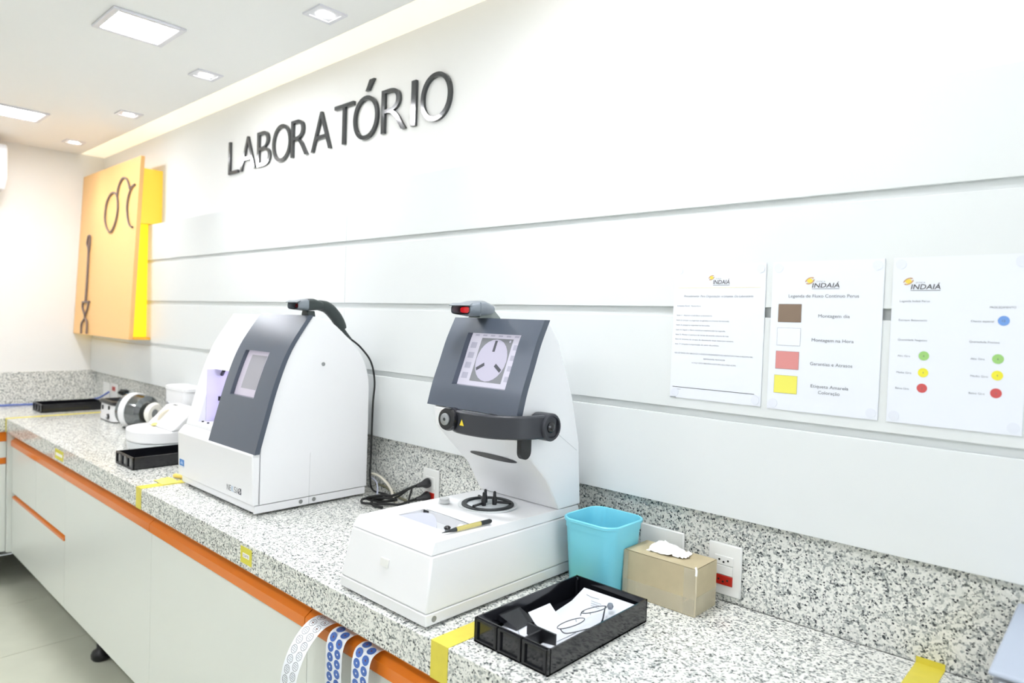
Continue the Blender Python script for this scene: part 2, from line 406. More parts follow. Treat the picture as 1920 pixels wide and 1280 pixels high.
B(-0.90, -0.54, sy(1.33) + .021, -0.001, 1.331, 1.344).build('bottom_ledge', M_SIGNE, t, smooth=False)
def line_art(pts, closed=False, r=0.0055):
    return MB().tube([(x, sy(z) - 0.007, z) for x, z in pts], r, 6, 5, closed).build('wire_line', M_WIRE, t)
line_art([(-1.065, 2.039), (-1.05, 2.102), (-0.991, 2.147), (-0.925, 2.149), (-0.88, 2.122), (-0.855, 2.057), (-0.869, 1.996), (-0.909, 1.946), (-0.96, 1.928), (-1.022, 1.958), (-1.059, 2.003)], True)
line_art([(-0.88, 2.122), (-0.865, 2.174), (-0.821, 2.213), (-0.772, 2.216), (-0.723, 2.193), (-0.685, 2.146)])
line_art([(-0.612, 2.162), (-0.662, 2.148), (-0.70, 2.096), (-0.707, 2.044), (-0.683, 1.982), (-0.648, 1.945), (-0.602, 1.932)])
line_art([(-1.347, 1.929), (-1.361, 1.879), (-1.323, 1.819), (-1.317, 1.531)], r=0.0065)
line_art([(-1.347, 1.929), (-1.316, 1.927), (-1.311, 1.876), (-1.323, 1.819)])
line_art([(-1.377, 1.526), (-1.247, 1.529)], r=0.006)
line_art([(-1.368, 1.526), (-1.37, 1.492), (-1.312, 1.435), (-1.368, 1.395), (-1.363, 1.334)])
line_art([(-1.261, 1.526), (-1.276, 1.483), (-1.318, 1.435), (-1.266, 1.407), (-1.259, 1.336)])

# ------------------------------------------------------------------ LABORATÓRIO lettering
t = thing('wall_lettering', 'large black raised letters reading LABORATÓRIO high on the wall', 'sign', (1.0, 0.045, 2.13))
for ch, a, b in [('L', 0.236, 0.332), ('A', 0.352, 0.494), ('B', 0.511, 0.629), ('O', 0.645, 0.794), ('R', 0.798, 0.929), ('A', 0.953, 1.093), ('T', 1.115, 1.24), ('Ó', 1.24, 1.389), ('R', 1.409, 1.546), ('I', 1.573, 1.597), ('O', 1.622, 1.770)]:
    base = {'Ó': 'O'}.get(ch, ch)
    vs, fs = text_mesh(base, 1.0, extrude=0.05, offset=-0.014, res=10)
    x_0 = min(v.x for v in vs); x_1 = max(v.x for v in vs); y_0 = min(v.y for v in vs); y_1 = max(v.y for v in vs)
    over = 0.003 if base == 'O' else 0.0
    zb, zt = 2.132 - over, 2.281 + over
    m = MB(); m.add([(a + (v.x - x_0) / (x_1 - x_0) * (b - a), 0.0545 + (0.005 if v.z < 0 else -0.005), zb + (v.y - y_0) / (y_1 - y_0) * (zt - zb)) for v in vs], fs)
    if ch == 'Ó':
        m.hexa([(1.312, 0.0595, 2.300), (1.332, 0.0595, 2.300), (1.332, 0.0495, 2.300), (1.312, 0.0495, 2.300),
                (1.335, 0.0595, 2.337), (1.363, 0.0595, 2.337), (1.363, 0.0495, 2.337), (1.335, 0.0495, 2.337)])
    m.build('letter', M_LET, t, smooth=False)

# ------------------------------------------------------------------ notices on the wall
M_SWY = mat('logo_yellow', rgb(232, 206, 84), 0.6); M_SWO = mat('logo_brown', rgb(190, 150, 112), 0.6)
def sheet(t, x0, x1, z0, z1):
    MB().box(x0, x1, -0.0022, -0.0008, z0, z1).build('sheet', M_PAPER, t, smooth=False)
    return -0.0026
def flat_poly(pts, y, name, material, t):
    return MB().add([(x, y, z) for x, z in pts], [tuple(range(len(pts)))]).build(name, material, t, smooth=False)
def ell(cx, cz, rx, rz, n=24, a0=0, a1=2 * PI, rot=0.0):
    out = []
    for k in range(n):
        q = a0 + (a1 - a0) * k / (n - 1 if a1 - a0 < 6.2 else n)
        x, z = rx * math.cos(q), rz * math.sin(q)
        out.append((cx + x * math.cos(rot) - z * math.sin(rot), cz + x * math.sin(rot) + z * math.cos(rot)))
    return out
def logo(t, cx, cz, s, xi, xa, zb, y):
    flat_poly(ell(cx, cz, 0.45 * s, 0.36 * s), y, 'logo_sun', M_SWY, t)
    for sg in (1, -1):
        o = ell(cx, cz, 0.78 * s, 0.50 * s, 14, 0.15, PI - 0.25, 0.5) if sg > 0 else ell(cx, cz, 0.78 * s, 0.50 * s, 14, PI + 0.15, 2 * PI - 0.25, 0.5)
        i = ell(cx, cz, 0.55 * s, 0.34 * s, 14, 0.3, PI - 0.4, 0.5) if sg > 0 else ell(cx, cz, 0.55 * s, 0.34 * s, 14, PI + 0.3, 2 * PI - 0.4, 0.5)
        m = MB(); m.add([(x, y - 0.0001, z) for x, z in o] + [(x, y - 0.0001, z) for x, z in i], [(k, k + 1, 15 + k, 14 + k) for k in range(13)])
        m.build('logo_swirl', M_SWO, t, smooth=False)
    wall_text('INDAIÁ', xi, xa, zb, y, M_INKD, t, h=0.0092, name='logo_text', shear=0.15, offset=0.012)
    wall_text('ÓTICA', xi + 0.16 * (xa - xi), xi + 0.48 * (xa - xi), zb + 0.0105, y, M_INKL, t, h=0.0026, name='logo_text', shear=0.15)
    flat_poly([(xi, zb - 0.0028), (xa, zb - 0.0028), (xa, zb - 0.0018), (xi, zb - 0.0018)], y, 'logo_underline', M_INKL, t)
def rect(x0, x1, z0, z1): return [(x0, z0), (x1, z0), (x1, z1), (x0, z1)]
def sleeve(t, x0, x1, z0, z1):
    for cx, cz in ((x0 + .012, z1 - .012), (x1 - .012, z1 - .012), (x0 + .012, z0 + .012), (x1 - .012, z0 + .012)):
        MB().cyl((cx, -0.0023, cz), (cx, -0.0030, cz), 0.009, n=20).build('adhesive_dot', mat('clear_adhesive_dot', rgb(216, 220, 229), 0.4), t)

# notice with the cleaning procedure
P = thing('wall_notice', 'white notice of small printed text lines, leftmost on the wall', 'notice', (2.711, 0, 1.338), 'notices on the panelled wall')
y = sheet(P, 2.606, 2.816, 1.338, 1.635); sleeve(P, 2.606, 2.816, 1.338, 1.635)
logo(P, 2.696, 1.606, 0.0095, 2.700, 2.738, 1.592, y)
flat_poly(rect(2.6164, 2.806, 1.5837, 1.5848), y, 'rule', mat('pale_gold_ink', rgb(228, 220, 180), 0.6), P)
wall_text('Procedimento  Para Organização  e Limpeza  Do Laboratório', 2.6318, 2.7909, 1.5636, y, M_INKL, P, h=0.0048, shear=0.2)
for s, a, b, z in [('Limpeza Geral : Sexta-feira', 2.616, 2.673, 1.5430), ('Item 1 : Aspirar e lubrificar a facetadora', 2.6157, 2.7007, 1.5217),
                   ('Item 2: Limpar e organizar as gavetas e a frente da bancada.', 2.6157, 2.7411, 1.5108), ('Item 3: Limpar e organizar as bancadas.', 2.6154, 2.697, 1.5002),
                   ('Item 4: Seguir o fluxo contínuo estabelecido na legenda.', 2.6152, 2.733, 1.4893), ('Item 5: Manter o estoque de lentes de acordo volume da loja.', 2.6147, 2.741, 1.4787),
                   ('Item 6: Limpeza do tanque de decantação duas vezes por semana.', 2.6145, 2.7523, 1.4683), ('Item 7: Limpeza e organização do setor de pedidos.', 2.6143, 2.720, 1.4575),
                   ('NÃO SE TORNA UMA OBRIGAÇÃO A LIMPEZA E ORGANIZAÇÃO DO LABORATÓRIO PARA O PRÓXIMO DIA.', 2.6138, 2.796, 1.4372), ('RESPONSÁVEIS: MONTADOR', 2.685, 2.735, 1.4268),
                   ('A CADA VISITA SERÁ FEITA AUDITORIA DOS ITENS ACIMA.', 2.657, 2.7601, 1.4170)]:
    wall_text(s, a, b, z, y, M_INKL, P, h=0.0031)
flat_poly(rect(2.612, 2.802, 1.3614, 1.3626), y, 'rule', M_INKD, P)
wall_text('Ótica Indaiá', 2.613, 2.632, 1.3562, y, M_INKL, P, h=0.0022)
flat_poly(rect(2.607, 2.621, 1.3385, 1.3395), y, 'rule', M_INK, P)

# colour legend
P = thing('wall_notice', 'white notice with brown, white, red and yellow squares, middle of three', 'notice', (2.932, 0, 1.338), 'notices on the panelled wall')
y = sheet(P, 2.8294, 3.0365, 1.3365, 1.635); sleeve(P, 2.8294, 3.0365, 1.3365, 1.635)
logo(P, 2.904, 1.5962, 0.0125, 2.9084, 2.9597, 1.5826, y)
wall_text('Legenda de Fluxo Continuo Perus', 2.8638, 2.9949, 1.5632, y, M_INK, P, h=0.0066)
for c, a, b, z1, z0 in [(rgb(126, 108, 92), 2.8448, 2.8902, 1.5498, 1.5139), (rgb(223, 227, 235), 2.8446, 2.8903, 1.5018, 1.4671), (rgb(206, 136, 134), 2.8437, 2.8893, 1.4548, 1.4195), (rgb(226, 220, 96), 2.8425, 2.8881, 1.4062, 1.3705)]:
    flat_poly(rect(a - .0004, b + .0004, z0 - .0004, z1 + .0004), y, 'swatch_outline', M_INKL, P)
    flat_poly(rect(a, b, z0, z1), y - 0.0002, 'colour_swatch', mat('swatch_%.3f' % c[0], c, 0.6), P)
for s, a, b, z in [('Montagem dia', 2.9229, 2.9805, 1.5243), ('Montagem na Hora', 2.9125, 2.9894, 1.4770), ('Garantias e Atrasos', 2.9115, 2.9892, 1.4304), ('Etiqueta Amarela', 2.9148, 2.984, 1.3868), ('Coloração', 2.9292, 2.969, 1.3752)]:
    wall_text(s, a, b, z, y, M_INK, P, h=0.0066)

# stock legend with dots
P = thing('wall_notice', 'white notice with coloured round dots, rightmost on the wall', 'notice', (3.151, 0, 1.338), 'notices on the panelled wall')
y = sheet(P, 3.051, 3.252, 1.3365, 1.6355); sleeve(P, 3.051, 3.252, 1.3365, 1.6355)
logo(P, 3.0762, 1.5924, 0.0115, 3.0804, 3.1267, 1.5782, y)
for s, a, b, z in [('Legenda Indaiá Perus', 3.0639, 3.1112, 1.5553), ('PROCEDIMENTO', 3.1994, 3.2351, 1.5455), ('Estoque Balanceado', 3.0637, 3.1086, 1.5213), ('Chaves especial', 3.1736, 3.2061, 1.5218),
                   ('Quantidade Negativo', 3.0639, 3.1102, 1.4858), ('Quantidade Positivo', 3.1728, 3.2155, 1.4868), ('Alto Giro', 3.0647, 3.0847, 1.4565), ('Médio Giro', 3.0641, 3.088, 1.4266), ('Baixo Giro', 3.0637, 3.0855, 1.3980),
                   ('Alto Giro', 3.1758, 3.196, 1.4580), ('Médio Giro', 3.1771, 3.202, 1.4287), ('Baixo Giro', 3.1759, 3.1986, 1.3994)]:
    wall_text(s, a, b, z, y, M_INKL, P, h=0.0036)
for c, x, z, n in [(rgb(110, 152, 214), 3.2195, 1.5249, '12'), (rgb(150, 196, 116), 3.1063, 1.4600, '6'), (rgb(150, 196, 116), 3.2144, 1.4611, '6'), (rgb(226, 218, 60), 3.1064, 1.4301, '4'),
                   (rgb(226, 218, 60), 3.2146, 1.4335, '4'), (rgb(196, 84, 84), 3.1058, 1.4025, '2'), (rgb(196, 84, 84), 3.2141, 1.4038, '2')]:
    flat_poly(ell(x, z, 0.0082, 0.0082), y, 'colour_dot', mat('dot_%.3f_%.3f' % (c[0], c[2]), c, 0.6), P)
    wd = 0.0022 * len(n); wall_text(n, x - wd / 2, x + wd / 2, z - 0.0018, y - 0.0002, M_INK, P, h=0.0036)
tag(B(3.265, 3.40, -0.004, -0.001, 1.14, 1.30).build('acrylic_holder', M_SLEEVE, org=(3.33, 0, 1.14)), 'clear acrylic holder on the wall at the right edge', 'holder')

# ------------------------------------------------------------------ sockets on the backsplash
GY = 0.03
def plate(name, label, x0, x1, z0, z1, mods=()):
    t = thing(name, label, 'socket' if mods else 'cover plate', ((x0 + x1) / 2, GY, z0))
    B(x0, x1, GY - 0.008, GY - 0.0002, z0, z1).build('cover_plate', M_PLATE, t, bevel=0.003)
    for (a, b, c, d, m, holes) in mods:
        o = B(a, b, GY - 0.0105, GY - 0.007, c, d).build('socket_module', m, t, bevel=0.0008)
        if holes:
            cx, cz = (a + b) / 2, (c + d) / 2
            for dx, dz in ((-.010, .001), (0, -.003), (.010, .001)):
                MB().cyl((cx + dx, GY - 0.0110, cz + dz), (cx + dx, GY - 0.0104, cz + dz), 0.0023, n=12).build('pin_hole', M_BLK, o)
    return t
plate('wall_socket', 'white double wall socket with a red outlet behind the cardboard box', 2.7035, 2.7800, 0.915, 1.0275,
      [(2.7205, 2.7620, 0.982, 1.001, M_PLATE, True), (2.7205, 2.7620, 0.9605, 0.9805, M_PLATE, False), (2.7205, 2.7620, 0.938, 0.959, M_RED, True)])
plate('blank_plate', 'blank white cover plate behind the bin and the box', 2.528, 2.643, 0.914, 1.027)
plate('wall_socket', 'white wall socket with two black plugs between the machines', 1.7245, 1.799, 0.913, 1.0235, [(1.7405, 1.7815, 0.962, 0.999, M_PLATE, False), (1.7405, 1.7815, 0.928, 0.9495, M_RED, False)])
plate('blank_plate', 'blank white cover plate at the far end of the backsplash', -1.373, -1.258, 0.93, 1.035)
plate('wall_socket', 'small white wall socket with red outlet in the far corner', -1.24, -1.12, 0.935, 1.04, [(-1.20, -1.15, 0.995, 1.02, M_RED, False)])

# ------------------------------------------------------------------ tapes and labels on the worktop
def tape(label, parts):
    m = MB()
    for p in parts: m.box(*p)
    a = parts[0]
    tag(m.build('floor_tape', M_TAPE, smooth=False, org=((a[0] + a[1]) / 2, (a[2] + a[3]) / 2, a[4])), label, 'tape')
tape('yellow tape marking the worktop edge beside the black tray', [(2.443, 2.490, -0.5551, -0.155, CT + 0.0002, CT + 0.0008), (2.443, 2.490, -0.5555, -0.5549, 0.83, CT + 0.0008)])
tape('yellow tape strip by the left front of the lens edger', [(0.929, 0.975, -0.5551, -0.36, CT + 0.0002, CT + 0.0008), (0.929, 0.975, -0.5555, -0.5549, 0.83, CT + 0.0008)])
tape('yellow tape along the joint of the far worktop', [(-0.975, -0.935, -0.5545, -0.1, CT + 0.0002, CT + 0.0008), (-0.957, -0.935, -0.5555, -0.5549, 0.83, CT + 0.0008)])
tape('yellow tape on the worktop near the grey box at right', [(3.112, 3.158, -0.54, 0.0292, CT + 0.0002, CT + 0.0008), (3.112, 3.158, 0.0288, 0.0296, CT + 0.0002, CT + 0.012)])
M_LBL = mat('yellow_label_paper', rgb(220, 212, 70), 0.5); M_LBW = mat('white_label_paper', rgb(246, 246, 240), 0.5)
def edge_label(label, x0, x1, z0, z1, txt):
    t = thing('edge_label', label, 'label', ((x0 + x1) / 2, -0.5550, z0))
    B(x0, x1, -0.5556, -0.5548, z0, z1).build('label_card', M_LBL, t, smooth=False)
    zc = (z0 + z1) / 2
    B(x0 + 0.012, x1 - 0.012, -0.5559, -0.5556, zc - 0.006, zc + 0.006).build('white_strip', M_LBW, t, smooth=False)
    if txt: wall_text(txt, x0 + 0.016, x1 - 0.016, zc - 0.0035, -0.5561, M_INKD, t, h=0.007)
edge_label('yellow label reading CORTE on the granite front edge', 1.684, 1.744, 0.846, 0.889, 'CORTE')
edge_label('small yellow label on the front edge near the far corner', -0.035, 0.085, 0.842, 0.884, None)

# ================================================================== LENS EDGER (tall white machine with dark curved fascia)
def interp(tab, z):
    for (za, ya), (zb, yb) in zip(tab, tab[1:]):
        if z <= zb: return ya + (yb - ya) * (z - za) / (zb - za)
    return tab[-1][1]
def catmull(P, n=6):
    out = []
    for i in range(len(P) - 1):
        a, b, c, d = [Vector((*q, 0)) for q in (P[max(i - 1, 0)], P[i], P[i + 1], P[min(i + 2, len(P) - 1)])]
        for k in range(n):
            t = k / n
            q = 0.5 * ((2 * b) + (c - a) * t + (2 * a - 5 * b + 4 * c - d) * t * t + (3 * b - a - 3 * c + d) * t ** 3)
            out.append((q.x, q.y))
    out.append(tuple(P[-1])); return out
EC = catmull([(-0.4375, 1.083), (-0.412, 1.178), (-0.381, 1.286), (-0.340, 1.389), (-0.272, 1.494)], 6)     # (y, z) front face of the fascia
INS = 0.016
def inset(curve, d):
    out = []
    for i, (y_, z_) in enumerate(curve):
        a = curve[max(i - 1, 0)]; b = curve[min(i + 1, len(curve) - 1)]
        ty, tz = b[0] - a[0], b[1] - a[1]; l = math.hypot(ty, tz)
        out.append((y_ + d * tz / l, z_ - d * ty / l))
    return out
EB = [p for p in inset(EC, INS) if p[1] > 1.095 and p[1] < 1.487]
TOP = catmull([(-0.2575, 1.4905), (-0.187, 1.4726), (-0.1157, 1.4136), (-0.0687, 1.361), (-0.0420, 1.289), (-0.0385, 1.20)], 4)
TOP = [p for p in TOP if p[0] > -0.2576]
t = thing('lens_edger', 'tall white lens edging machine with curved dark grey fascia', 'machine', (1.24, -0.24, CT))
full = [(-0.0385, 0.93), (-0.415, 0.93), (-0.415, 1.098)] + EB + TOP
notch = [(-0.0385, 0.93), (-0.415, 0.93), (-0.415, 1.098)] + [p for p in EB if p[1] < 1.122] + [(interp([(z_, y_) for y_, z_ in EB], 1.122), 1.122), (-0.20, 1.122), (-0.20, 1.300), (interp([(z_, y_) for y_, z_ in EB], 1.300), 1.300)] + [p for p in EB if p[1] > 1.300] + TOP
m = MB(); m.prism(full, 'x', 0.977, 1.062); m.prism(notch, 'x', 1.062, 1.222); m.prism(full, 'x', 1.222, 1.4985)
m.build('housing', M_MW, t)
# lower front box, plinth and side panels
m = MB(); m.prism([(-0.4165, 0.932), (-0.436, 0.932), (-0.4405, 1.080), (-0.4165, 1.106)], 'x', 0.972, 1.507); m.build('front_panel', M_MW, t, bevel=0.003)
B(0.982, 1.500, -0.428, -0.045, 0.908, 0.931).build('plinth', M_MW, t, bevel=0.003)
side = [(-0.414, 0.932), (-0.414, 1.10)] + EB[1:] + [(y_, z_ + 0.001) for y_, z_ in TOP] + [(-0.0385, 0.932)]
def clip(poly, c, keep_less):
    out = []
    for (a, b) in zip(poly, poly[1:] + poly[:1]):
        ia = (a[0] <= c) == keep_less; ib = (b[0] <= c) == keep_less
        if ia: out.append(a)
        if ia != ib:
            q = (c - a[0]) / (b[0] - a[0]); out.append((c, a[1] + q * (b[1] - a[1])))
    return out
lowF = [p for p in clip(side, -0.2535, True)]; lowR = [p for p in clip(side, -0.2520, False)]
MB().prism(side, 'x', 1.499, 1.507).build('side_panel', M_MW, t, bevel=0.0012)
MB().tube([(1.5071, -0.2528, 0.931), (1.5071, -0.2515, 1.068)], 0.0006, 5, 0).build('seam', M_SEAM, t)
B(1.4995, 1.5072, -0.430, -0.2535, 0.908, 0.930).build('side_skirt', M_MW, t, smooth=False); B(1.4995, 1.5072, -0.2520, -0.045, 0.908, 0.930).build('side_skirt', M_MW, t, smooth=False)
for (yy, zz, r) in ((-0.281, 0.920, 0.0065), (-0.2356, 0.920, 0.0065), (-0.214, 1.343, 0.006)):
    MB().ring([(r, 0), (r, 0.0015), (r * 0.5, 0.002)], (1.5071, yy, zz), (1, 0, 0), 14).build('screw', mat('grey_screw', rgb(150, 152, 152), 0.4, metal=0.6), t)
for x in (1.02, 1.46):
    for yy in (-0.40, -0.08): MB().ring([(0.018, 0), (0.02, 0.004), (0.016, 0.008)], (x, yy, CT + 0.0002), (0, 0, 1), 16).build('foot', M_RUB, t)
# curved fascia with recessed touch screen
fo = EC; fi = inset(EC, INS - 0.001)
SZ0, SZ1, SX0, SX1 = 1.236, 1.376, 1.262, 1.418
def band(m, x0, x1, z0, z1, fo, fi):
    a = [p for p in fo if z0 - 1e-6 <= p[1] <= z1 + 1e-6]; 
    def at(curve, z): return interp([(q[1], q[0]) for q in curve], z)
    zs = sorted(set([z0, z1] + [p[1] for p in fo if z0 < p[1] < z1]))
    o = [(at(fo, z), z) for z in zs]; i = [(at(fo, z) + (INS - 0.001) * 1.06, z) for z in zs]
    m.prism(o + i[::-1], 'x', x0, x1)
m = MB(); Z0, Z1 = EC[0][1], EC[-1][1]
band(m, 1.206, SX0, Z0, Z1, fo, fi); band(m, SX1, 1.5135, Z0, Z1, fo, fi); band(m, SX0, SX1, Z0, SZ0, fo, fi); band(m, SX0, SX1, SZ1, Z1, fo, fi)
fas = m.build('fascia', M_FAS, t, ang=50)
def curve_quad(x0, x1, z0, z1, tab, d, name, material, parent, n=8):
    m = MB(); zs = [z0 + (z1 - z0) * k / n for k in range(n + 1)]
    vs = []
    for z in zs: vs += [(x0, interp(tab, z) + d, z), (x1, interp(tab, z) + d, z)]
    m.add(vs, [(2 * k, 2 * k + 1, 2 * k + 3, 2 * k + 2) for k in range(n)])
    return m.build(name, material, parent)
ETAB = [(q[1], q[0]) for q in EC]
M_SCR1 = mat('dim_screen_border', rgb(150, 146, 156), 0.25, emit=rgb(214, 206, 224), es=0.3)
M_SCR2 = mat('dim_screen', rgb(120, 120, 126), 0.2, emit=rgb(180, 178, 186), es=0.25)
scr = curve_quad(SX0, SX1, SZ0, SZ1, ETAB, 0.0135, 'screen', M_SCR1, t)
curve_quad(SX0 + 0.033, SX1 - 0.026, SZ0 + 0.022, SZ1 - 0.014, ETAB, 0.0130, 'screen_image', M_SCR2, scr)
# lens chamber behind the opening
M_CHAM = mat('chamber_lining', rgb(224, 220, 244), 0.4)
m = MB(); m.box(1.064, 1.220, -0.204, -0.2005, 1.124, 1.298); m.build('chamber_back', M_CHAM, t, smooth=False)
B(1.0625, 1.0645, -0.385, -0.2045, 1.123, 1.299).build('chamber_wall', M_CHAM, t, smooth=False)
B(1.09, 1.205, -0.30, -0.25, 1.290, 1.2985).build('chamber_lamp', mat('chamber_lamp_violet', (1, 1, 1), 0.5, emit=(0.72, 0.66, 1.0), es=4.0), t, smooth=False)
MB().cyl((1.068, -0.335, 1.28), (1.092, -0.34, 1.295), 0.006, n=10).build('wiper_arm', M_BLK, t)
B(1.0646, 1.067, -0.345, -0.337, 1.19, 1.205).build('latch', M_BLK, t, smooth=False)
for x in (1.075, 1.115): MB().cyl((x, -0.40, 1.1222), (x, -0.40, 1.126), 0.004, n=10).build('pin', M_BLKM, t)
# markings
yt = -0.4376
M_NEK = mat('dark_blue_print', rgb(48, 54, 70), 0.5); M_NEKB = mat('light_blue_print', rgb(150, 190, 225), 0.5)
def front_text(s, x0, x1, z, h, material):
    vs, fs = text_mesh(s, 1.0, offset=-0.009, res=5); a = min(v.x for v in vs); b = max(v.x for v in vs)
    m = MB(); m.add([(x0 + (v.x - a) / (b - a) * (x1 - x0), -0.436 - (z + v.y / 0.73 * h - 0.932) * 0.0304 - 0.0006, z + v.y / 0.73 * h) for v in vs], fs)
    return m.build('printed_text', material, t, smooth=False)
front_text('NE', 1.343, 1.370, 0.951, 0.0195, M_NEK); front_text('K', 1.374, 1.388, 0.951, 0.0195, M_NEKB); front_text('SI', 1.392, 1.412, 0.951, 0.0195, M_NEK)
m = MB(); m.tube([(1.427 + 0.0085 * math.cos(q), -0.4374, 0.9605 + 0.0085 * math.sin(q)) for q in [2 * PI * k / 16 for k in range(16)]], 0.001, 6, 1, True)
m.box(1.434, 1.4362, -0.4378, -0.4368, 0.951, 0.9705); m.tube([(1.4215, -0.4375, 0.9545), (1.4335, -0.4375, 0.9675)], 0.0008, 6, 0)
m.build('printed_text', M_NEK, t)
o = B(0.985, 1.022, -0.4382, -0.437, 0.9675, 0.989).build('blue_label', mat('blue_label', rgb(58, 128, 200), 0.4), t, smooth=False)
front = B(0.985, 1.022, -0.4381, -0.437, 0.9615, 0.9672).build('label_foot', M_PAPER, t, smooth=False)
MB().tube([(0.995, -0.4384, 0.973), (1.004, -0.4384, 0.984), (1.012, -0.4384, 0.973), (0.997, -0.4384, 0.977), (1.014, -0.4384, 0.979)], 0.0008, 5, 3).build('label_mark', mat('pale_blue_print', rgb(190, 214, 240), 0.5), o)

# ================================================================== hand scanners
M_SCN = mat('scanner_grey', rgb(126, 134, 142), 0.3)
M_SCND = mat('scanner_dark', rgb(52, 60, 60), 0.42)
def scanner(label, x, y, z, handle, lit):
    """head opening faces -y; x,y,z = bottom centre of the mouth"""
    t = thing('barcode_scanner', label, 'scanner', (x, y, z))
    # head: loft of rounded sections along y
    def section(yy, hw, zb, zt, n=20):
        out = []
        for k in range(n):
            q = 2 * PI * k / n; c, s = math.cos(q), math.sin(q)
            e = 0.55
            out.append((x + hw * math.copysign(abs(c) ** e, c), yy, (zb + zt) / 2 + (zt - zb) / 2 * math.copysign(abs(s) ** e, s)))
        return out
    def loft(secs, caps=True):
        m = MB(); n = len(secs[0]); vs = sum(secs, []); fs = []
        for i in range(len(secs) - 1):
            for k in range(n): fs.append((i * n + k, i * n + (k + 1) % n, (i + 1) * n + (k + 1) % n, (i + 1) * n + k))
        if caps: fs += [tuple(range(n - 1, -1, -1)), tuple((len(secs) - 1) * n + k for k in range(n))]
        return m.add(vs, fs)
    hd = loft([section(y, 0.033, z, z + 0.024), section(y + 0.02, 0.034, z - 0.002, z + 0.030), section(y + 0.036, 0.032, z - 0.004, z + 0.034),
               section(y + 0.036, 0.029, z, z + 0.029), section(y + 0.0005, 0.029, z + 0.003, z + 0.0205)], caps=False)
    hd.add([(x - .033, y + .036, z), (x + .033, y + .036, z), (x + .033, y + .036, z + .03), (x - .033, y + .036, z + .03)], [(0, 1, 2, 3)])
    hd.build('scanner_head', M_SCN, t)
    loft([section(y + 0.030, 0.0288, z + 0.0005, z + 0.0285), section(y + 0.031, 0.0288, z + 0.0005, z + 0.0285)]).build('mouth', M_BLK, t)
    loft([section(y + 0.0365, 0.032, z - 0.004, z + 0.034), section(y + 0.06, 0.028, z - 0.002, z + 0.036), section(y + 0.085, 0.021, z, z + 0.030), section(y + 0.10, 0.016, z + 0.002, z + 0.024)]).build('scanner_neck', M_SCND if handle else M_SCN, t)
    em = dict(emit=(1.0, 0.02, 0.03), es=0.35) if lit else {}
    loft([section(y + 0.020, 0.022, z + 0.0045, z + 0.0185), section(y + 0.021, 0.022, z + 0.0045, z + 0.0185)]).build('scan_window', mat('scan_window_lit' if lit else 'scan_window_dark', rgb(120, 20, 26), 0.1, **em), t)
    # visor lip
    MB().strip([(x - 0.034, y - 0.006, z + 0.022), (x - 0.034, y + 0.006, z + 0.0275)], (0.068, 0, 0), 0.002).build('visor', M_SCN, t)
    if handle:
        P_ = [(x, y + 0.088, z + 0.016), (x, y + 0.118, z + 0.010), (x, y + 0.146, z - 0.012), (x, y + 0.168, z - 0.040), (x, y + 0.178, z - 0.058)]
        MB().tube(P_, lambda q: 0.0165 + 0.004 * math.sin(PI * q) - 0.002 * q, 14, 6).build('handle', M_SCND, t)
        MB().tube([(x, y + 0.176, z - 0.056), (x, y + 0.196, z - 0.076), (x, y + 0.214, z - 0.092)], lambda q: 0.0075 - 0.0045 * q, 10, 4).build('strain_relief', M_SCND, t)
    return t
sA = scanner('black hand-held barcode scanner on top of the lens edger, cable attached', 1.470, -0.302, 1.5110, True, False)
# stand foot of scanner A
MB().hexa([(1.450, -0.262, 1.4945), (1.490, -0.262, 1.4945), (1.490, -0.235, 1.490), (1.450, -0.235, 1.490),
           (1.455, -0.262, 1.508), (1.485, -0.262, 1.508), (1.485, -0.235, 1.508), (1.455, -0.235, 1.508)]).build('stand', M_SCND, sA, bevel=0.002)
MB().tube([(1.470, -0.088, 1.4190), (1.486, -0.060, 1.392), (1.502, -0.030, 1.345), (1.511, -0.020, 1.28), (1.5135, -0.026, 1.20), (1.5135, -0.028, 1.05), (1.5135, -0.028, 0.95), (1.52, -0.018, 0.915), (1.56, 0.0, 0.908), (1.63, -0.01, 0.912), (1.68, 0.005, 0.948), (1.715, -0.015, 0.955), (1.745, -0.05, 0.93), (1.765, -0.06, 0.905)],
          0.0032, 8, 6).build('cable', M_RUB, sA)

# ================================================================== LENS TRACER (machine with the round chuck and the lit screen)
t = thing('lens_tracer', 'white lens tracing machine with lit touch screen and black arm', 'machine', (2.264, -0.29, CT))
bx0, bx1 = 2.121, 2.409
B(bx0, bx1, -0.541, -0.046, 0.9062, 0.9294).build('plinth', M_MW, t, bevel=0.002)
MB().hexa([(bx0, -0.541, 0.930), (bx1, -0.541, 0.930), (bx1, -0.046, 0.930), (bx0, -0.046, 0.930),
           (2.133, -0.522, 1.036), (2.399, -0.522, 1.036), (2.399, -0.046, 1.036), (2.133, -0.046, 1.036)]).build('base', M_MW, t, bevel=0.004)
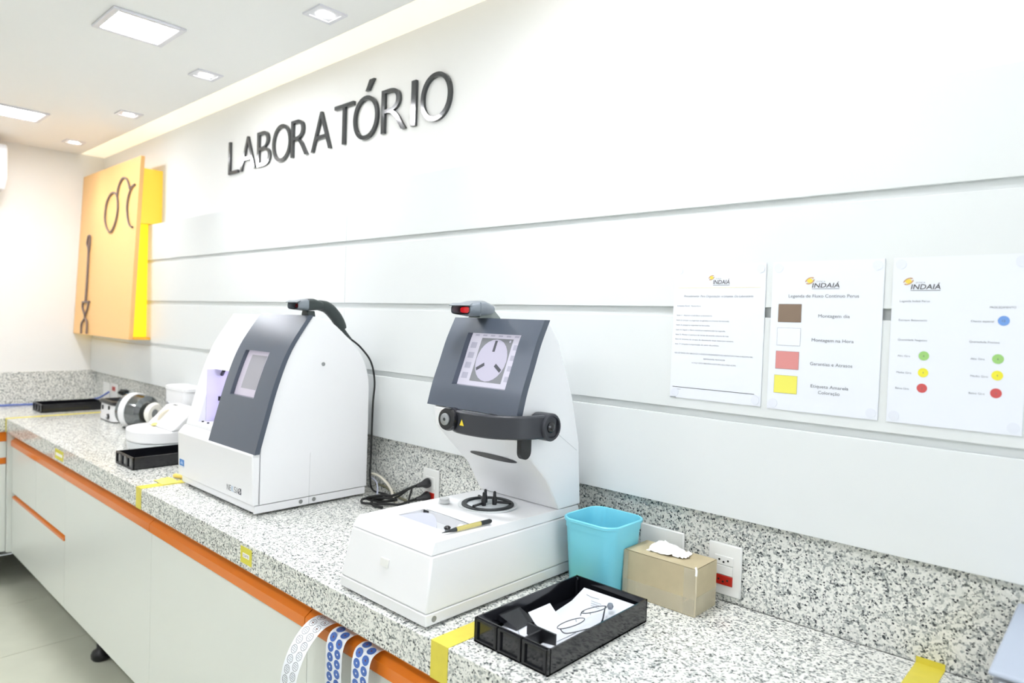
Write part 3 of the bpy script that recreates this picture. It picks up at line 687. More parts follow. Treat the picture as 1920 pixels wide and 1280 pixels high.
# lid around the drop-in recess
LZ0, LZ1 = 1.0375, 1.0600
RX0, RX1, RY0, RY1 = 2.196, 2.352, -0.446, -0.372
lx0, lx1, ly0, ly1 = 2.134, 2.398, -0.5215, -0.05
m = MB()
m.hexa([(lx0, ly0, LZ0), (lx1, ly0, LZ0), (lx1, RY0, LZ0), (lx0, RY0, LZ0), (lx0 + .006, ly0 + .012, LZ1), (lx1 - .004, ly0 + .012, LZ1), (lx1 - .004, RY0, LZ1), (lx0 + .006, RY0, LZ1)])
m.hexa([(lx0, RY1, LZ0), (lx1, RY1, LZ0), (lx1, ly1, LZ0), (lx0, ly1, LZ0), (lx0 + .006, RY1, LZ1), (lx1 - .004, RY1, LZ1), (lx1 - .004, ly1, LZ1 - .006), (lx0 + .006, ly1, LZ1 - .006)])
m.hexa([(lx0, RY0, LZ0), (RX0, RY0, LZ0), (RX0, RY1, LZ0), (lx0, RY1, LZ0), (lx0 + .006, RY0, LZ1), (RX0, RY0, LZ1), (RX0, RY1, LZ1), (lx0 + .006, RY1, LZ1)])
m.hexa([(RX1, RY0, LZ0), (lx1, RY0, LZ0), (lx1, RY1, LZ0), (RX1, RY1, LZ0), (RX1, RY0, LZ1), (lx1 - .004, RY0, LZ1), (lx1 - .004, RY1, LZ1), (RX1, RY1, LZ1)])
m.build('lid', M_MW, t, smooth=False)
B(RX0 + .0005, RX1 - .0005, RY0 + .0005, RY1 - .0005, 1.0365, 1.0405).build('recess_floor', mat('recess_grey', rgb(202, 205, 208), 0.35), t, smooth=False)
# curved dish, pad and pins in the recess
arc = [(2.201, -0.4440)] + [(2.201 + 0.125 * k / 12, -0.4440 + 0.036 * math.sin(PI * k / 12)) for k in range(1, 12)] + [(2.326, -0.4440)]
m = MB(); n = len(arc)
m.add([(x, y_, 1.0410) for x, y_ in arc] + [(x, y_ - 0.003, 1.0600 + 0.011 * (y_ + .444) / .036) for x, y_ in arc], [(k, k + 1, n + k + 1, n + k) for k in range(n - 1)] + [tuple(range(n - 1, -1, -1)), tuple(range(n, 2 * n))])
m.build('curved_dish', mat('dish_shading_grey', rgb(178, 182, 196), 0.3), t)  # white dish; its lavender-grey shading is put into the base colour
B(2.1975, 2.214, -0.3745, -0.3727, 1.044, 1.0590).build('recess_gap', M_BLK, t, smooth=False)
for px_, py_ in ((2.3335, -0.4235), (2.345, -0.395)):
    MB().cyl((px_, py_, 1.0408), (px_, py_, 1.056), 0.005, n=14).build('chrome_pin', M_CHR, t)
    MB().ring([(0.007, 0), (0.0075, 0.003), (0.004, 0.006)], (px_, py_, 1.0562), (0, 0, 1), 14).build('pin_cap', M_BLK if py_ < -0.41 else M_MW, t)
MB().tube([(2.205, -0.3708, 1.0604), (2.270, -0.3700, 1.0604), (2.345, -0.3745, 1.0604), (2.372, -0.3775, 1.0604)], 0.0007, 5, 3).build('seam', M_INKL, t)
# button
MB().ring([(0.0135, 0), (0.0135, 0.004), (0.012, 0.006), (0.0125, 0.0105), (0.006, 0.011)], (2.186, -0.301, 1.0603), (0, 0, 1), 20).build('round_button', mat('grey_button', rgb(196, 198, 198), 0.3), t)
# chuck ring and three clamps
rc = (2.2635, -0.232)
MB().ring([(0.071, 0.0), (0.071, 0.0015), (0.063, 0.0015), (0.063, 0.0)], (rc[0], rc[1], 1.0588), (0, 0, 1), 40, True).build('chuck_seat', M_MW2, t)
MB().ring([(0.0625, 0), (0.0625, 0.0035), (0.0605, 0.005), (0.0515, 0.005), (0.0505, 0.0035), (0.0505, 0)], (rc[0], rc[1], 1.0592), (0, 0, 1), 40, True).build('chuck_ring', M_BLKM, t)
MB().cyl((rc[0], rc[1], 1.0585), (rc[0], rc[1], 1.0600), 0.050, n=36).build('chuck_glass', mat('chuck_glass', rgb(206, 212, 216), 0.06), t)
B(rc[0] - 0.02, rc[0] + 0.002, rc[1] - 0.03, rc[1] + 0.035, 1.0601, 1.0608).build('glass_plate', mat('dark_glass_plate', rgb(176, 186, 188), 0.1), t, smooth=False)
for k in range(3):
    q = [2.75, 0.65, 4.85][k]; e = Vector((math.cos(q), math.sin(q), 0)); c = Vector((rc[0], rc[1], 1.0665))
    a_ = c + e * 0.056; b_ = c + e * 0.016
    o = MB().tube([a_, b_], 0.0032, 8, 0).build('clamp_arm', M_BLK, t)
    MB().ring([(0.0055, -0.006), (0.006, 0.006), (0.004, 0.013), (0.0035, 0.024), (0.0015, 0.026)], b_, (0, 0, 1), 12).build('clamp_pin', M_BLK, o)
# column and head
HP = [(-0.052, 1.056), (-0.128, 1.056), (-0.176, 1.132), (-0.282, 1.233), (-0.290, 1.240), (-0.297, 1.285), (-0.2745, 1.290), (-0.243, 1.395), (-0.196, 1.494), (-0.186, 1.4985), (-0.150, 1.454), (-0.104, 1.352), (-0.090, 1.320), (-0.058, 1.208), (-0.0435, 1.056)]
MB().prism(HP, 'x', 2.133, 2.396).build('head_housing', M_MW, t, bevel=0.003, ang=20)
MB().tube([(2.3962, -0.150, 1.243), (2.3962, -0.066, 1.190)], 0.0005, 5, 0).build('seam', M_SEAM, t)
# lens slot in the undercut
sl = Vector((0, -0.106, 0.101)).normalized(); nrm = Vector((0, -0.101, -0.106)).normalized(); sc0 = Vector((2.262, -0.2175, 1.1720)) 
m = MB(); vs = []
for k in range(24):
    q = 2 * PI * k / 24; vs.append(sc0 + nrm * 0.0012 + Vector((1, 0, 0)) * 0.078 * math.cos(q) + sl * 0.0125 * math.sin(q))
m.add(vs, [tuple(range(24))]); m.build('slot', M_BLK, t)
# curved fascia with screen
TC = catmull([(-0.297, 1.288), (-0.282, 1.340), (-0.2605, 1.395), (-0.240, 1.448), (-0.2125, 1.502)], 5)
TTAB = [(q[1], q[0]) for q in TC]
TX0, TX1, TS0, TS1, TSX0, TSX1 = 2.108, 2.404, 1.342, 1.4655, 2.178, 2.352
def band2(m, x0, x1, z0, z1, th=0.019):
    zs = sorted(set([z0, z1] + [p[1] for p in TC if z0 < p[1] < z1]))
    m.prism([(interp(TTAB, z), z) for z in zs] + [(interp(TTAB, z) + th, z) for z in zs[::-1]], 'x', x0, x1)
m = MB()
band2(m, TX0, TSX0, 1.288, 1.502); band2(m, TSX1, TX1, 1.288, 1.502); band2(m, TSX0, TSX1, 1.288, TS0); band2(m, TSX0, TSX1, TS1, 1.502)
m.build('fascia', M_FAS, t, ang=50)
M_S1 = mat('lit_screen_white', rgb(120, 120, 130), 0.15, emit=rgb(228, 226, 242), es=0.42)
M_S2 = mat('lit_screen_grey', rgb(90, 92, 96), 0.15, emit=rgb(146, 150, 156), es=0.34)
M_S3 = mat('lit_screen_disc', rgb(116, 114, 126), 0.15, emit=rgb(214, 212, 234), es=0.40)
M_S4 = mat('lit_screen_dark', rgb(60, 62, 68), 0.15, emit=rgb(92, 94, 102), es=0.3)
scr = curve_quad(TSX0, TSX1, TS0, TS1, TTAB, 0.0165, 'screen', M_S1, t, 10)
curve_quad(2.2165, 2.3195, 1.3525, 1.4545, TTAB, 0.0160, 'screen_image', M_S2, scr, 10)
def on_screen(pts, d, name, material):
    return MB().add([(x, interp(TTAB, z) + d, z) for x, z in pts], [tuple(range(len(pts)))]).build(name, material, scr)
scx, scz = 2.268, 1.4035
m = MB(); rr = 0.049
rows = 12; vs = []
for k in range(rows + 1):
    z = scz - rr * math.cos(PI * k / rows); hw = max(0.0005, rr * math.sin(PI * k / rows))
    vs += [(scx - hw, interp(TTAB, z) + 0.0155, z), (scx + hw, interp(TTAB, z) + 0.0155, z)]
m.add(vs, [(2 * k, 2 * k + 1, 2 * k + 3, 2 * k + 2) for k in range(rows)]); m.build('screen_disc', M_S3, scr)
for q in (PI / 2, PI / 2 + 2 * PI / 3, PI / 2 - 2 * PI / 3):
    e = (math.cos(q), math.sin(q)); f_ = (-e[1], e[0]); pts = []
    for s_, w_ in ((0.020, -0.004), (0.046, -0.004), (0.046, 0.004), (0.020, 0.004)): pts.append((scx + e[0] * s_ + f_[0] * w_, scz + e[1] * s_ + f_[1] * w_))
    on_screen(pts, 0.0150, 'screen_mark', M_S4)
M_S5 = mat('lit_screen_icon', rgb(110, 110, 120), 0.15, emit=rgb(194, 194, 214), es=0.4)
for k, zz in enumerate((1.436, 1.412, 1.388, 1.364)):
    on_screen(rect(2.186, 2.206, zz - 0.007, zz + 0.007), 0.0160, 'screen_icon', M_S5)
    on_screen(rect(2.326, 2.344, zz - 0.006, zz + 0.006), 0.0160, 'screen_icon', M_S5)
for k in range(6): on_screen(rect(2.19 + k * .026, 2.204 + k * .026, 1.4585, 1.4625), 0.0160, 'screen_icon', M_S5)
on_screen(ell(2.312, 1.449, 0.003, 0.003, 10), 0.0150, 'screen_dot', M_S3)
# black swing arm, knob and hub
M_ARM = mat('arm_plastic', rgb(52, 54, 60), 0.38)
path = catmull([(2.236, -0.322), (2.270, -0.340), (2.318, -0.343), (2.368, -0.334), (2.408, -0.304), (2.428, -0.262), (2.436, -0.205)], 5)
m = MB(); L_ = []; R_ = []
for i, p in enumerate(path):
    a = path[max(i - 1, 0)]; b = path[min(i + 1, len(path) - 1)]; tx, ty = b[0] - a[0], b[1] - a[1]; l = math.hypot(tx, ty)
    L_.append((p[0] + 0.008 * ty / l, p[1] - 0.008 * tx / l)); R_.append((p[0] - 0.008 * ty / l, p[1] + 0.008 * tx / l))
m.prism(L_ + R_[::-1], 'z', 1.2420, 1.2930); m.build('swing_arm', M_ARM, t, bevel=0.004)
kn = Vector((2.250, -0.352, 1.2720)); kd = Vector((0.05, -1, 0.05)).normalized()
o = MB().ring([(0.024, -0.022), (0.026, -0.016), (0.0265, 0.004), (0.024, 0.010), (0.016, 0.011)], kn, kd, 28).build('knob', M_BLKG, t)
MB().ring([(0.0135, 0.0112), (0.0135, 0.0145), (0.011, 0.0155)], kn, kd, 24).build('knob_cap', M_STEEL, o)
MB().ring([(0.004, 0.0156), (0.003, 0.0165)], kn, kd, 12).build('knob_screw', M_BLKM, o)
flat_tri = MB().add([(2.284, -0.3515, 1.262), (2.299, -0.3523, 1.262), (2.2915, -0.3520, 1.276)], [(0, 1, 2)]).build('warning_triangle', mat('warning_yellow', rgb(240, 214, 60), 0.5), t)
hub = Vector((2.413, -0.223, 1.2660))
o = MB().ring([(0.030, -0.012), (0.031, 0.0), (0.031, 0.030), (0.0285, 0.033), (0.024, 0.033), (0.022, 0.024), (0.0, 0.024)][:-1] + [(0.002, 0.024)], hub, (1, 0, 0), 30).build('arm_hub', M_ARM, t)
MB().ring([(0.013, 0.0242), (0.0125, 0.030), (0.008, 0.034), (0.002, 0.035)], hub, (1, 0, 0), 20).build('hub_pivot', M_BLKG, o)
tg = [(-0.252, 1.246), (-0.286, 1.246)] + [(-0.269 + 0.017 * math.cos(q), 1.212 + 0.017 * math.sin(q)) for q in [PI + PI * k / 10 for k in range(11)]]
MB().prism(tg, 'x', 2.399, 2.411).build('arm_guard', M_BLK, t)
# sticker and screw
MB().hexa([(2.252, -0.5345, 0.984), (2.278, -0.5345, 0.984), (2.278, -0.530, 0.984), (2.252, -0.530, 0.984), (2.252, -0.5318, 1.0), (2.278, -0.5318, 1.0), (2.278, -0.528, 1.0), (2.252, -0.528, 1.0)]).build('sticker', M_PLATE, t, smooth=False)
MB().ring([(0.006, 0), (0.006, 0.001)], (bx1, -0.520, 0.9175), (1, 0, 0), 14).build('screw', mat('grey_screw', rgb(150, 152, 152), 0.4, metal=0.6), t)
for x in (2.16, 2.37):
    for yy in (-0.50, -0.10): MB().ring([(0.016, 0), (0.017, 0.003), (0.014, 0.0062)], (x, yy, CT + 0.0001), (0, 0, 1), 14).build('foot', M_RUB, t)
B(2.100, 2.120, -0.455, -0.42, 0.945, 0.99).build('side_port', M_PLATE, t, bevel=0.003)

sB = scanner('grey barcode scanner with glowing red window above the touch screen', 2.204, -0.285, 1.5085, False, True)
MB().hexa([(2.184, -0.243, 1.5022), (2.224, -0.243, 1.5022), (2.224, -0.165, 1.5022), (2.184, -0.165, 1.5022),
           (2.189, -0.235, 1.508), (2.219, -0.235, 1.508), (2.219, -0.192, 1.528), (2.189, -0.192, 1.528)]).build('stand', mat('scanner_stand', rgb(120, 128, 126), 0.35), sB, bevel=0.002)

# pen lying across the tracer
t = thing('pen', 'gold and black pen lying on the white machine lid', 'pen', (2.377, -0.405, 1.0605))
pa, pb = Vector((2.3690, -0.4705, 1.0655)), Vector((2.3790, -0.3395, 1.0668)); pd = (pb - pa)
MB().ring([(0.0048, 0), (0.0050, 0.065 * 1)], pa + pd * 0.28, pd, 14).build('barrel', mat('gold_metal', rgb(214, 202, 130), 0.25, metal=0.5), t)
MB().ring([(0.0006, 0), (0.0022, 0.014), (0.0048, 0.036)], pa, pd, 14).build('tip', M_BLKM, t)
MB().ring([(0.0051, 0), (0.0051, 0.026), (0.0035, 0.030)], pa + pd * 0.775, pd, 14).build('end_cap', M_BLKM, t)

# ================================================================== tray, papers and spectacles
def make_tray(label, x0, y0, wx=0.178, wy=0.312, h=0.046, divider=False):
    t = thing('tray', label, 'tray', (x0 + wx / 2, y0 + wy / 2, CT), 'black plastic work trays')
    x1, y1 = x0 + wx, y0 + wy; th = 0.003; z0 = CT + 0.0004
    m = MB(); m.box(x0, x1, y0, y1, z0, z0 + 0.003); m.box(x0, x0 + th, y0, y1, z0, z0 + h); m.box(x1 - th, x1, y0, y1, z0, z0 + h)
    m.box(x0, x1, y1 - th, y1, z0, z0 + h); m.box(x0, x1, y0 + 0.004, y0 + 0.004 + th, z0, z0 + h)
    m.build('shell', M_BLKG, t, smooth=False)
    for k in range(3):
        a = x0 + 0.001 + k * (wx - 0.002) / 3; b = a + (wx - 0.002) / 3 - 0.004
        m = MB(); fr = 0.006
        m.box(a, a + fr, y0, y0 + 0.004, z0, z0 + h - 0.002); m.box(b - fr, b, y0, y0 + 0.004, z0, z0 + h - 0.002)
        m.box(a + fr, b - fr, y0, y0 + 0.004, z0, z0 + fr); m.box(a + fr, b - fr, y0, y0 + 0.004, z0 + h - 0.002 - fr * .6, z0 + h - 0.002)
        m.build('label_window', M_BLK, t, smooth=False)
    m = MB(); m.cyl((x0 + 0.006, y1 - 0.006, z0 + 0.003), (x0 + 0.006, y1 - 0.006, z0 + h - 0.002), 0.004, n=10)
    m.build('corner_post', M_BLKG, t)
    if divider:
        xm = x0 + wx * 0.56
        m = MB(); m.box(xm - 0.002, xm + 0.002, y0 + 0.008, y0 + 0.075, z0 + 0.003, z0 + 0.032); m.box(xm - 0.034, xm + 0.034, y0 + 0.073, y0 + 0.077, z0 + 0.003, z0 + 0.034)
        m.build('divider', M_BLK, t, smooth=False)
        B(x1 - 0.016, x1 - 0.0035, y0 + 0.073, y0 + 0.077, z0 + 0.003, z0 + 0.034).build('divider', M_BLK, t, smooth=False)
        MB().hexa([(x0 + 0.004, y0 + 0.06, z0 + 0.022), (x0 + 0.045, y0 + 0.065, z0 + 0.010), (x0 + 0.045, y0 + 0.118, z0 + 0.010), (x0 + 0.004, y0 + 0.118, z0 + 0.022),
                   (x0 + 0.004, y0 + 0.06, z0 + 0.034), (x0 + 0.048, y0 + 0.065, z0 + 0.019), (x0 + 0.048, y0 + 0.118, z0 + 0.019), (x0 + 0.004, y0 + 0.118, z0 + 0.034)]).build('sloped_rest', M_BLKG, t, smooth=False)
    return t
make_tray('black plastic tray holding papers and spectacles, nearest the camera', 2.502, -0.502, divider=True)
make_tray('shiny black tray beside the lens edger, second from the camera', 0.50, -0.485)
t3 = make_tray('black tray on the short far worktop in the corner', -1.252, -0.372)

def bent_sheet(name, label, pts, w, th=0.0004, marks=(), cat='paper', grp='papers in the tray'):
    m = MB(); m.strip(pts, w, th)
    o = m.build(name, M_PAPER, org=pts[0]); tag(o, label, cat, grp)
    return o
p1 = bent_sheet('paper_slip', 'white order slip with faint print at the back of the tray', [(2.534, -0.205, 0.931), (2.536, -0.25, 0.916), (2.537, -0.31, 0.9085), (2.538, -0.37, 0.906), (2.538, -0.40, 0.9055)], (0.128, 0.004, 0.0))
p2 = bent_sheet('paper_slip', 'white folded slip sticking up in the middle of the tray', [(2.532, -0.318, 0.929), (2.556, -0.328, 0.921), (2.59, -0.340, 0.9145), (2.625, -0.352, 0.9115)], (-0.004, -0.062, -0.002))
p3 = bent_sheet('paper_slip', 'white curled slip at the front left of the tray', [(2.510, -0.478, 0.909), (2.530, -0.478, 0.913), (2.555, -0.480, 0.912), (2.585, -0.480, 0.907)], (0.002, 0.085, 0.004))
p4 = bent_sheet('paper_slip', 'white slip at the front right of the tray', [(2.608, -0.482, 0.908), (2.635, -0.482, 0.912), (2.660, -0.482, 0.911), (2.674, -0.482, 0.908)], (0.0, 0.055, 0.002))
p5 = bent_sheet('paper_slip', 'white slip lying flat under the spectacles', [(2.600, -0.418, 0.9075), (2.64, -0.418, 0.909), (2.675, -0.418, 0.908)], (0.0, 0.12, 0.0012))
MB().tube([(2.556, -0.226, 0.9285), (2.572, -0.228, 0.928), (2.588, -0.226, 0.9285)], 0.0006, 5, 3).build('print', M_INKL, p1)
for k in range(3): MB().tube([(2.575 + .004 * k, -0.236 - k * .006, 0.924 - .002 * k), (2.60 + .002 * k, -0.2355 - k * .006, 0.924 - .002 * k)], 0.0005, 5, 0).build('print', M_INKL, p1)
MB().tube([(2.520, -0.415, 0.9155), (2.545, -0.43, 0.917), (2.575, -0.455, 0.9115), (2.58, -0.47, 0.910)], 0.0004, 5, 4).build('print', M_INKL, p3)
MB().tube([(2.618, -0.45, 0.911), (2.64, -0.44, 0.9145), (2.668, -0.45, 0.9125)], 0.0004, 5, 4).build('print', M_INKL, p4)

t = thing('spectacles', 'thin black wire spectacles lying in the tray', 'glasses', (2.625, -0.33, 0.913))
M_WB = mat('black_wire', rgb(46, 48, 58), 0.25, metal=0.6)
def rim(c, a, b, ux, uy):
    c = Vector(c); ux = Vector(ux).normalized(); uy = Vector(uy).normalized()
    P_ = [c + ux * a * math.cos(q) * 1.0 + uy * b * math.sin(q) for q in [2 * PI * k / 20 for k in range(20)]]
    MB().tube(P_, 0.0009, 6, 2, True).build('rim', M_WB, t)
    MB().add([tuple(p) for p in P_], [tuple(range(20))]).build('lens', mat('spectacle_lens', (1, 1, 1), 0.02, alpha=0.12), t)
rim((2.6215, -0.364, 0.931), 0.034, 0.0165, (0.08, 1, 0.02), (0.96, -0.08, 0.22))
rim((2.6170, -0.284, 0.9325), 0.030, 0.0155, (0.22, 1, 0.02), (0.95, -0.2, 0.22))
MB().tube([(2.6185, -0.331, 0.935), (2.6150, -0.322, 0.9385), (2.6135, -0.313, 0.9355)], 0.0010, 6, 4).build('bridge', M_WB, t)
MB().tube([(2.622, -0.397, 0.930), (2.632, -0.392, 0.924), (2.642, -0.350, 0.921), (2.650, -0.300, 0.919)], 0.0010, 6, 4).build('temple', M_WB, t)
MB().tube([(2.624, -0.256, 0.933), (2.633, -0.272, 0.930), (2.647, -0.302, 0.921), (2.6465, -0.335, 0.914)], lambda q: 0.0009 + 0.0016 * q, 6, 4).build('temple', M_WB, t)
for c in ((2.6165, -0.343, 0.928), (2.6190, -0.301, 0.930)): MB().ring([(0.001, 0), (0.0028, 0.001), (0.001, 0.002)], c, (0.4, 1, 0), 10).build('nose_pad', mat('nose_pad', rgb(210, 214, 220), 0.1, alpha=0.6), t)
tag(MB().ring([(0.001, -0.0065), (0.0045, -0.0055), (0.0068, 0), (0.0045, 0.0055), (0.001, 0.0065)], (2.6290, -0.2455, 0.932), (0, 0, 1), 18).build('steel_ball', mat('grey_ball', rgb(140, 146, 156), 0.25, metal=0.5), org=(2.629, -0.2455, 0.9255)), 'small grey ball resting on the paper beside the spectacles', 'ball')

# ================================================================== turquoise bin
t = thing('bin', 'turquoise plastic bin beside the white machine', 'bin', (2.497, -0.087, CT))
def rrect(cx, cy, hx, hy, r, n=6):
    out = []
    for sx, sy_, a0 in ((1, 1, 0), (-1, 1, PI / 2), (-1, -1, PI), (1, -1, 1.5 * PI)):
        for k in range(n + 1):
            q = a0 + PI / 2 * k / n; out.append((cx + sx * (hx - r) + r * math.cos(q), cy + sy_ * (hy - r) + r * math.sin(q)))
    return out
def loft_rr(secs, cap0=True, cap1=False):
    m = MB(); n = len(secs[0][0]); vs = []; fs = []
    for ring_, z in secs: vs += [(x, y_, z) for x, y_ in ring_]
    for i in range(len(secs) - 1):
        for k in range(n): fs.append((i * n + k, i * n + (k + 1) % n, (i + 1) * n + (k + 1) % n, (i + 1) * n + k))
    if cap0: fs.append(tuple(range(n - 1, -1, -1)))
    if cap1: fs.append(tuple((len(secs) - 1) * n + k for k in range(n)))
    return m.add(vs, fs)
bcx, bcy = 2.497, -0.088
loft_rr([(rrect(bcx, bcy, 0.058, 0.058, 0.024), CT + 0.0005), (rrect(bcx, bcy, 0.060, 0.060, 0.026), CT + 0.004), (rrect(bcx, bcy, 0.0685, 0.0685, 0.030), 1.034),
         (rrect(bcx, bcy, 0.0665, 0.0665, 0.029), 1.034), (rrect(bcx, bcy, 0.058, 0.058, 0.024), CT + 0.006)], True, True).build('bucket', M_BIN, t)
loft_rr([(rrect(bcx, bcy, 0.0665, 0.0665, 0.029), 1.033), (rrect(bcx, bcy, 0.0700, 0.0700, 0.031), 1.033), (rrect(bcx, bcy, 0.0705, 0.0705, 0.032), 1.046), (rrect(bcx, bcy, 0.0735, 0.0735, 0.034), 1.0475),
         (rrect(bcx, bcy, 0.0740, 0.0740, 0.034), 1.0535), (rrect(bcx, bcy, 0.0720, 0.0720, 0.033), 1.0555), (rrect(bcx, bcy, 0.0690, 0.0690, 0.031), 1.0545), (rrect(bcx, bcy, 0.0672, 0.0672, 0.029), 1.044), (rrect(bcx, bcy, 0.0665, 0.0665, 0.029), 1.033)], False, False).build('rim', M_BIN, t)

# ================================================================== cardboard box used as tissue dispenser
t = thing('cardboard_box', 'taped brown cardboard box with white tissue in its top', 'box', (2.651, -0.053, CT))
def panel_grid(o3, u, v, nu, nv, amp, seed, flat_edges=True):
    rnd = random.Random(seed); o3 = Vector(o3); u = Vector(u); v = Vector(v); n = u.cross(v).normalized(); vs = []; fs = []
    for j in range(nv + 1):
        for i in range(nu + 1):
            e = 0 if flat_edges and (i in (0, nu) or j in (0, nv)) else rnd.uniform(-amp, amp)
            vs.append(o3 + u * (i / nu) + v * (j / nv) + n * e)
    for j in range(nv):
        for i in range(nu):
            a = j * (nu + 1) + i; fs.append((a, a + 1, a + nu + 2, a + nu + 1))
    return vs, fs
cx0, cx1, cy0, cy1, cz0, cz1 = 2.564, 2.738, -0.100, -0.006, CT + 0.0004, 0.999
m = MB()
m.add(*panel_grid((cx0, cy0, cz0), (cx1 - cx0, 0, 0), (0, 0, cz1 - cz0), 10, 6, 0.0018, 1))
m.add(*panel_grid((cx1, cy0, cz0), (0, cy1 - cy0, 0), (0, 0, cz1 - cz0), 6, 6, 0.0010, 2))
m.add(*panel_grid((cx0, cy1, cz0), (0, cy0 - cy1, 0), (0, 0, cz1 - cz0), 6, 6, 0.0010, 3))
m.add(*panel_grid((cx1, cy1, cz0), (cx0 - cx1, 0, 0), (0, 0, cz1 - cz0), 10, 6, 0.0008, 4))
m.add(*panel_grid((cx0, cy1, cz0), (cx1 - cx0, 0, 0), (0, cy0 - cy1, 0), 6, 4, 0.0, 5))
m.build('carton', M_CARD, t)
m = MB(); m.add(*panel_grid((cx0 + 0.001, cy0 + 0.001, cz1 + 0.0005), (cx1 - cx0 - .002, 0, 0), (0, cy1 - cy0 - .002, 0), 10, 6, 0.0034, 6)); m.build('top_flap', M_CARD, t)
B(cx1 + 0.0010, cx1 + 0.0016, cy0 + 0.002, cy1 - 0.002, cz0 + 0.002, cz0 + 0.040).build('packing_tape', M_TAPEC, t, smooth=False)
B(cx0 + 0.002, cx1 + 0.001, cy0 - 0.0018, cy0 - 0.0012, cz0 + 0.002, cz0 + 0.036).build('packing_tape', M_TAPEC, t, smooth=False)
B(cx1 - 0.026, cx1 + 0.0012, cy0 - 0.0020, cy0 - 0.0013, cz0 + 0.002, cz1).build('packing_tape', M_TAPEC, t, smooth=False)
B(cx0 - 0.001, cx0 + 0.012, cy0 - 0.0020, cy0 - 0.0013, cz0 + 0.002, cz1).build('packing_tape', M_TAPEC, t, smooth=False)
MB().tube([(cx1 + 0.001, cy0 - 0.001, cz0 + 0.003), (cx1 + 0.0022, cy0 - 0.0015, 0.95), (cx1 + 0.001, cy0 - 0.001, cz1 - 0.004)], 0.0016, 6, 5).build('torn_edge', mat('torn_tape_edge', rgb(206, 196, 170), 0.4), t)
MB().tube([(cx1 + 0.001, cy0 - 0.001, cz1 - 0.012), (cx1 + 0.0012, cy0 - 0.001, cz1 - 0.002), (cx1 - 0.004, cy0 + 0.006, cz1 + 0.002)], 0.0022, 6, 4).build('torn_edge', M_TISS, t)
rnd = random.Random(11); m = MB(); nu, nv = 18, 8; vs = []; fs = []
for j in range(nv + 1):
    for i in range(nu + 1):
        u_, v_ = i / nu, j / nv
        hgt = (math.sin(PI * v_) ** 0.6) * (math.sin(PI * min(1, u_ * 1.02)) ** 0.6) * (0.026 - 0.016 * u_) + rnd.uniform(-0.004, 0.004)
        vs.append((cx0 + 0.040 + 0.088 * u_ + rnd.uniform(-.002, .002), -0.078 + 0.045 * v_ + 0.012 * u_ + rnd.uniform(-.002, .002), cz1 + 0.003 + max(0, hgt)))
for j in range(nv):
    for i in range(nu):
        a = j * (nu + 1) + i; fs.append((a, a + 1, a + nu + 2, a + nu + 1))
m.add(vs, fs); tag(m.build('tissue', M_TISS, org=(2.648, -0.05, cz1), ang=25), 'crumpled white tissue poking out of the cardboard box', 'tissue')

# ================================================================== grey box at the right edge
t = thing('grey_device', 'pale grey metal box with printed label, cut off at the right edge', 'device', (3.38, -0.14, CT))
MB().hexa([(3.262, -0.282, CT + .0005), (3.50, -0.282, CT + .0005), (3.50, 0.005, CT + .0005), (3.262, 0.005, CT + .0005),
           (3.262, -0.282, 1.045), (3.50, -0.282, 1.045), (3.50, 0.005, 1.053), (3.262, 0.005, 1.053)]).build('case', mat('pale_grey_metal', rgb(140, 144, 150), 0.4, metal=0.2), t, bevel=0.006)
MB().hexa([(3.258, -0.288, 1.046), (3.504, -0.288, 1.046), (3.504, 0.010, 1.0535), (3.258, 0.010, 1.0535),
           (3.258, -0.288, 1.0535), (3.504, -0.288, 1.0535), (3.504, 0.010, 1.0610), (3.258, 0.010, 1.0610)]).build('top_cover', mat('light_grey_lid', rgb(172, 182, 198), 0.3), t, bevel=0.003)
B(3.270, 3.495, -0.2835, -0.2822, 0.985, 1.040).build('label_panel', M_PAPER, t, smooth=False)
MB().tube([(3.283 + 0.006 * math.cos(q), -0.2840, 1.027 + 0.006 * math.sin(q)) for q in [0.6 + 5.0 * k / 12 for k in range(13)]], 0.0011, 6, 2).build('label_logo', mat('magenta_print', rgb(190, 90, 190), 0.5), t)
wall_text('Easy', 3.295, 3.330, 1.021, -0.2838, M_INKD, t, h=0.010)

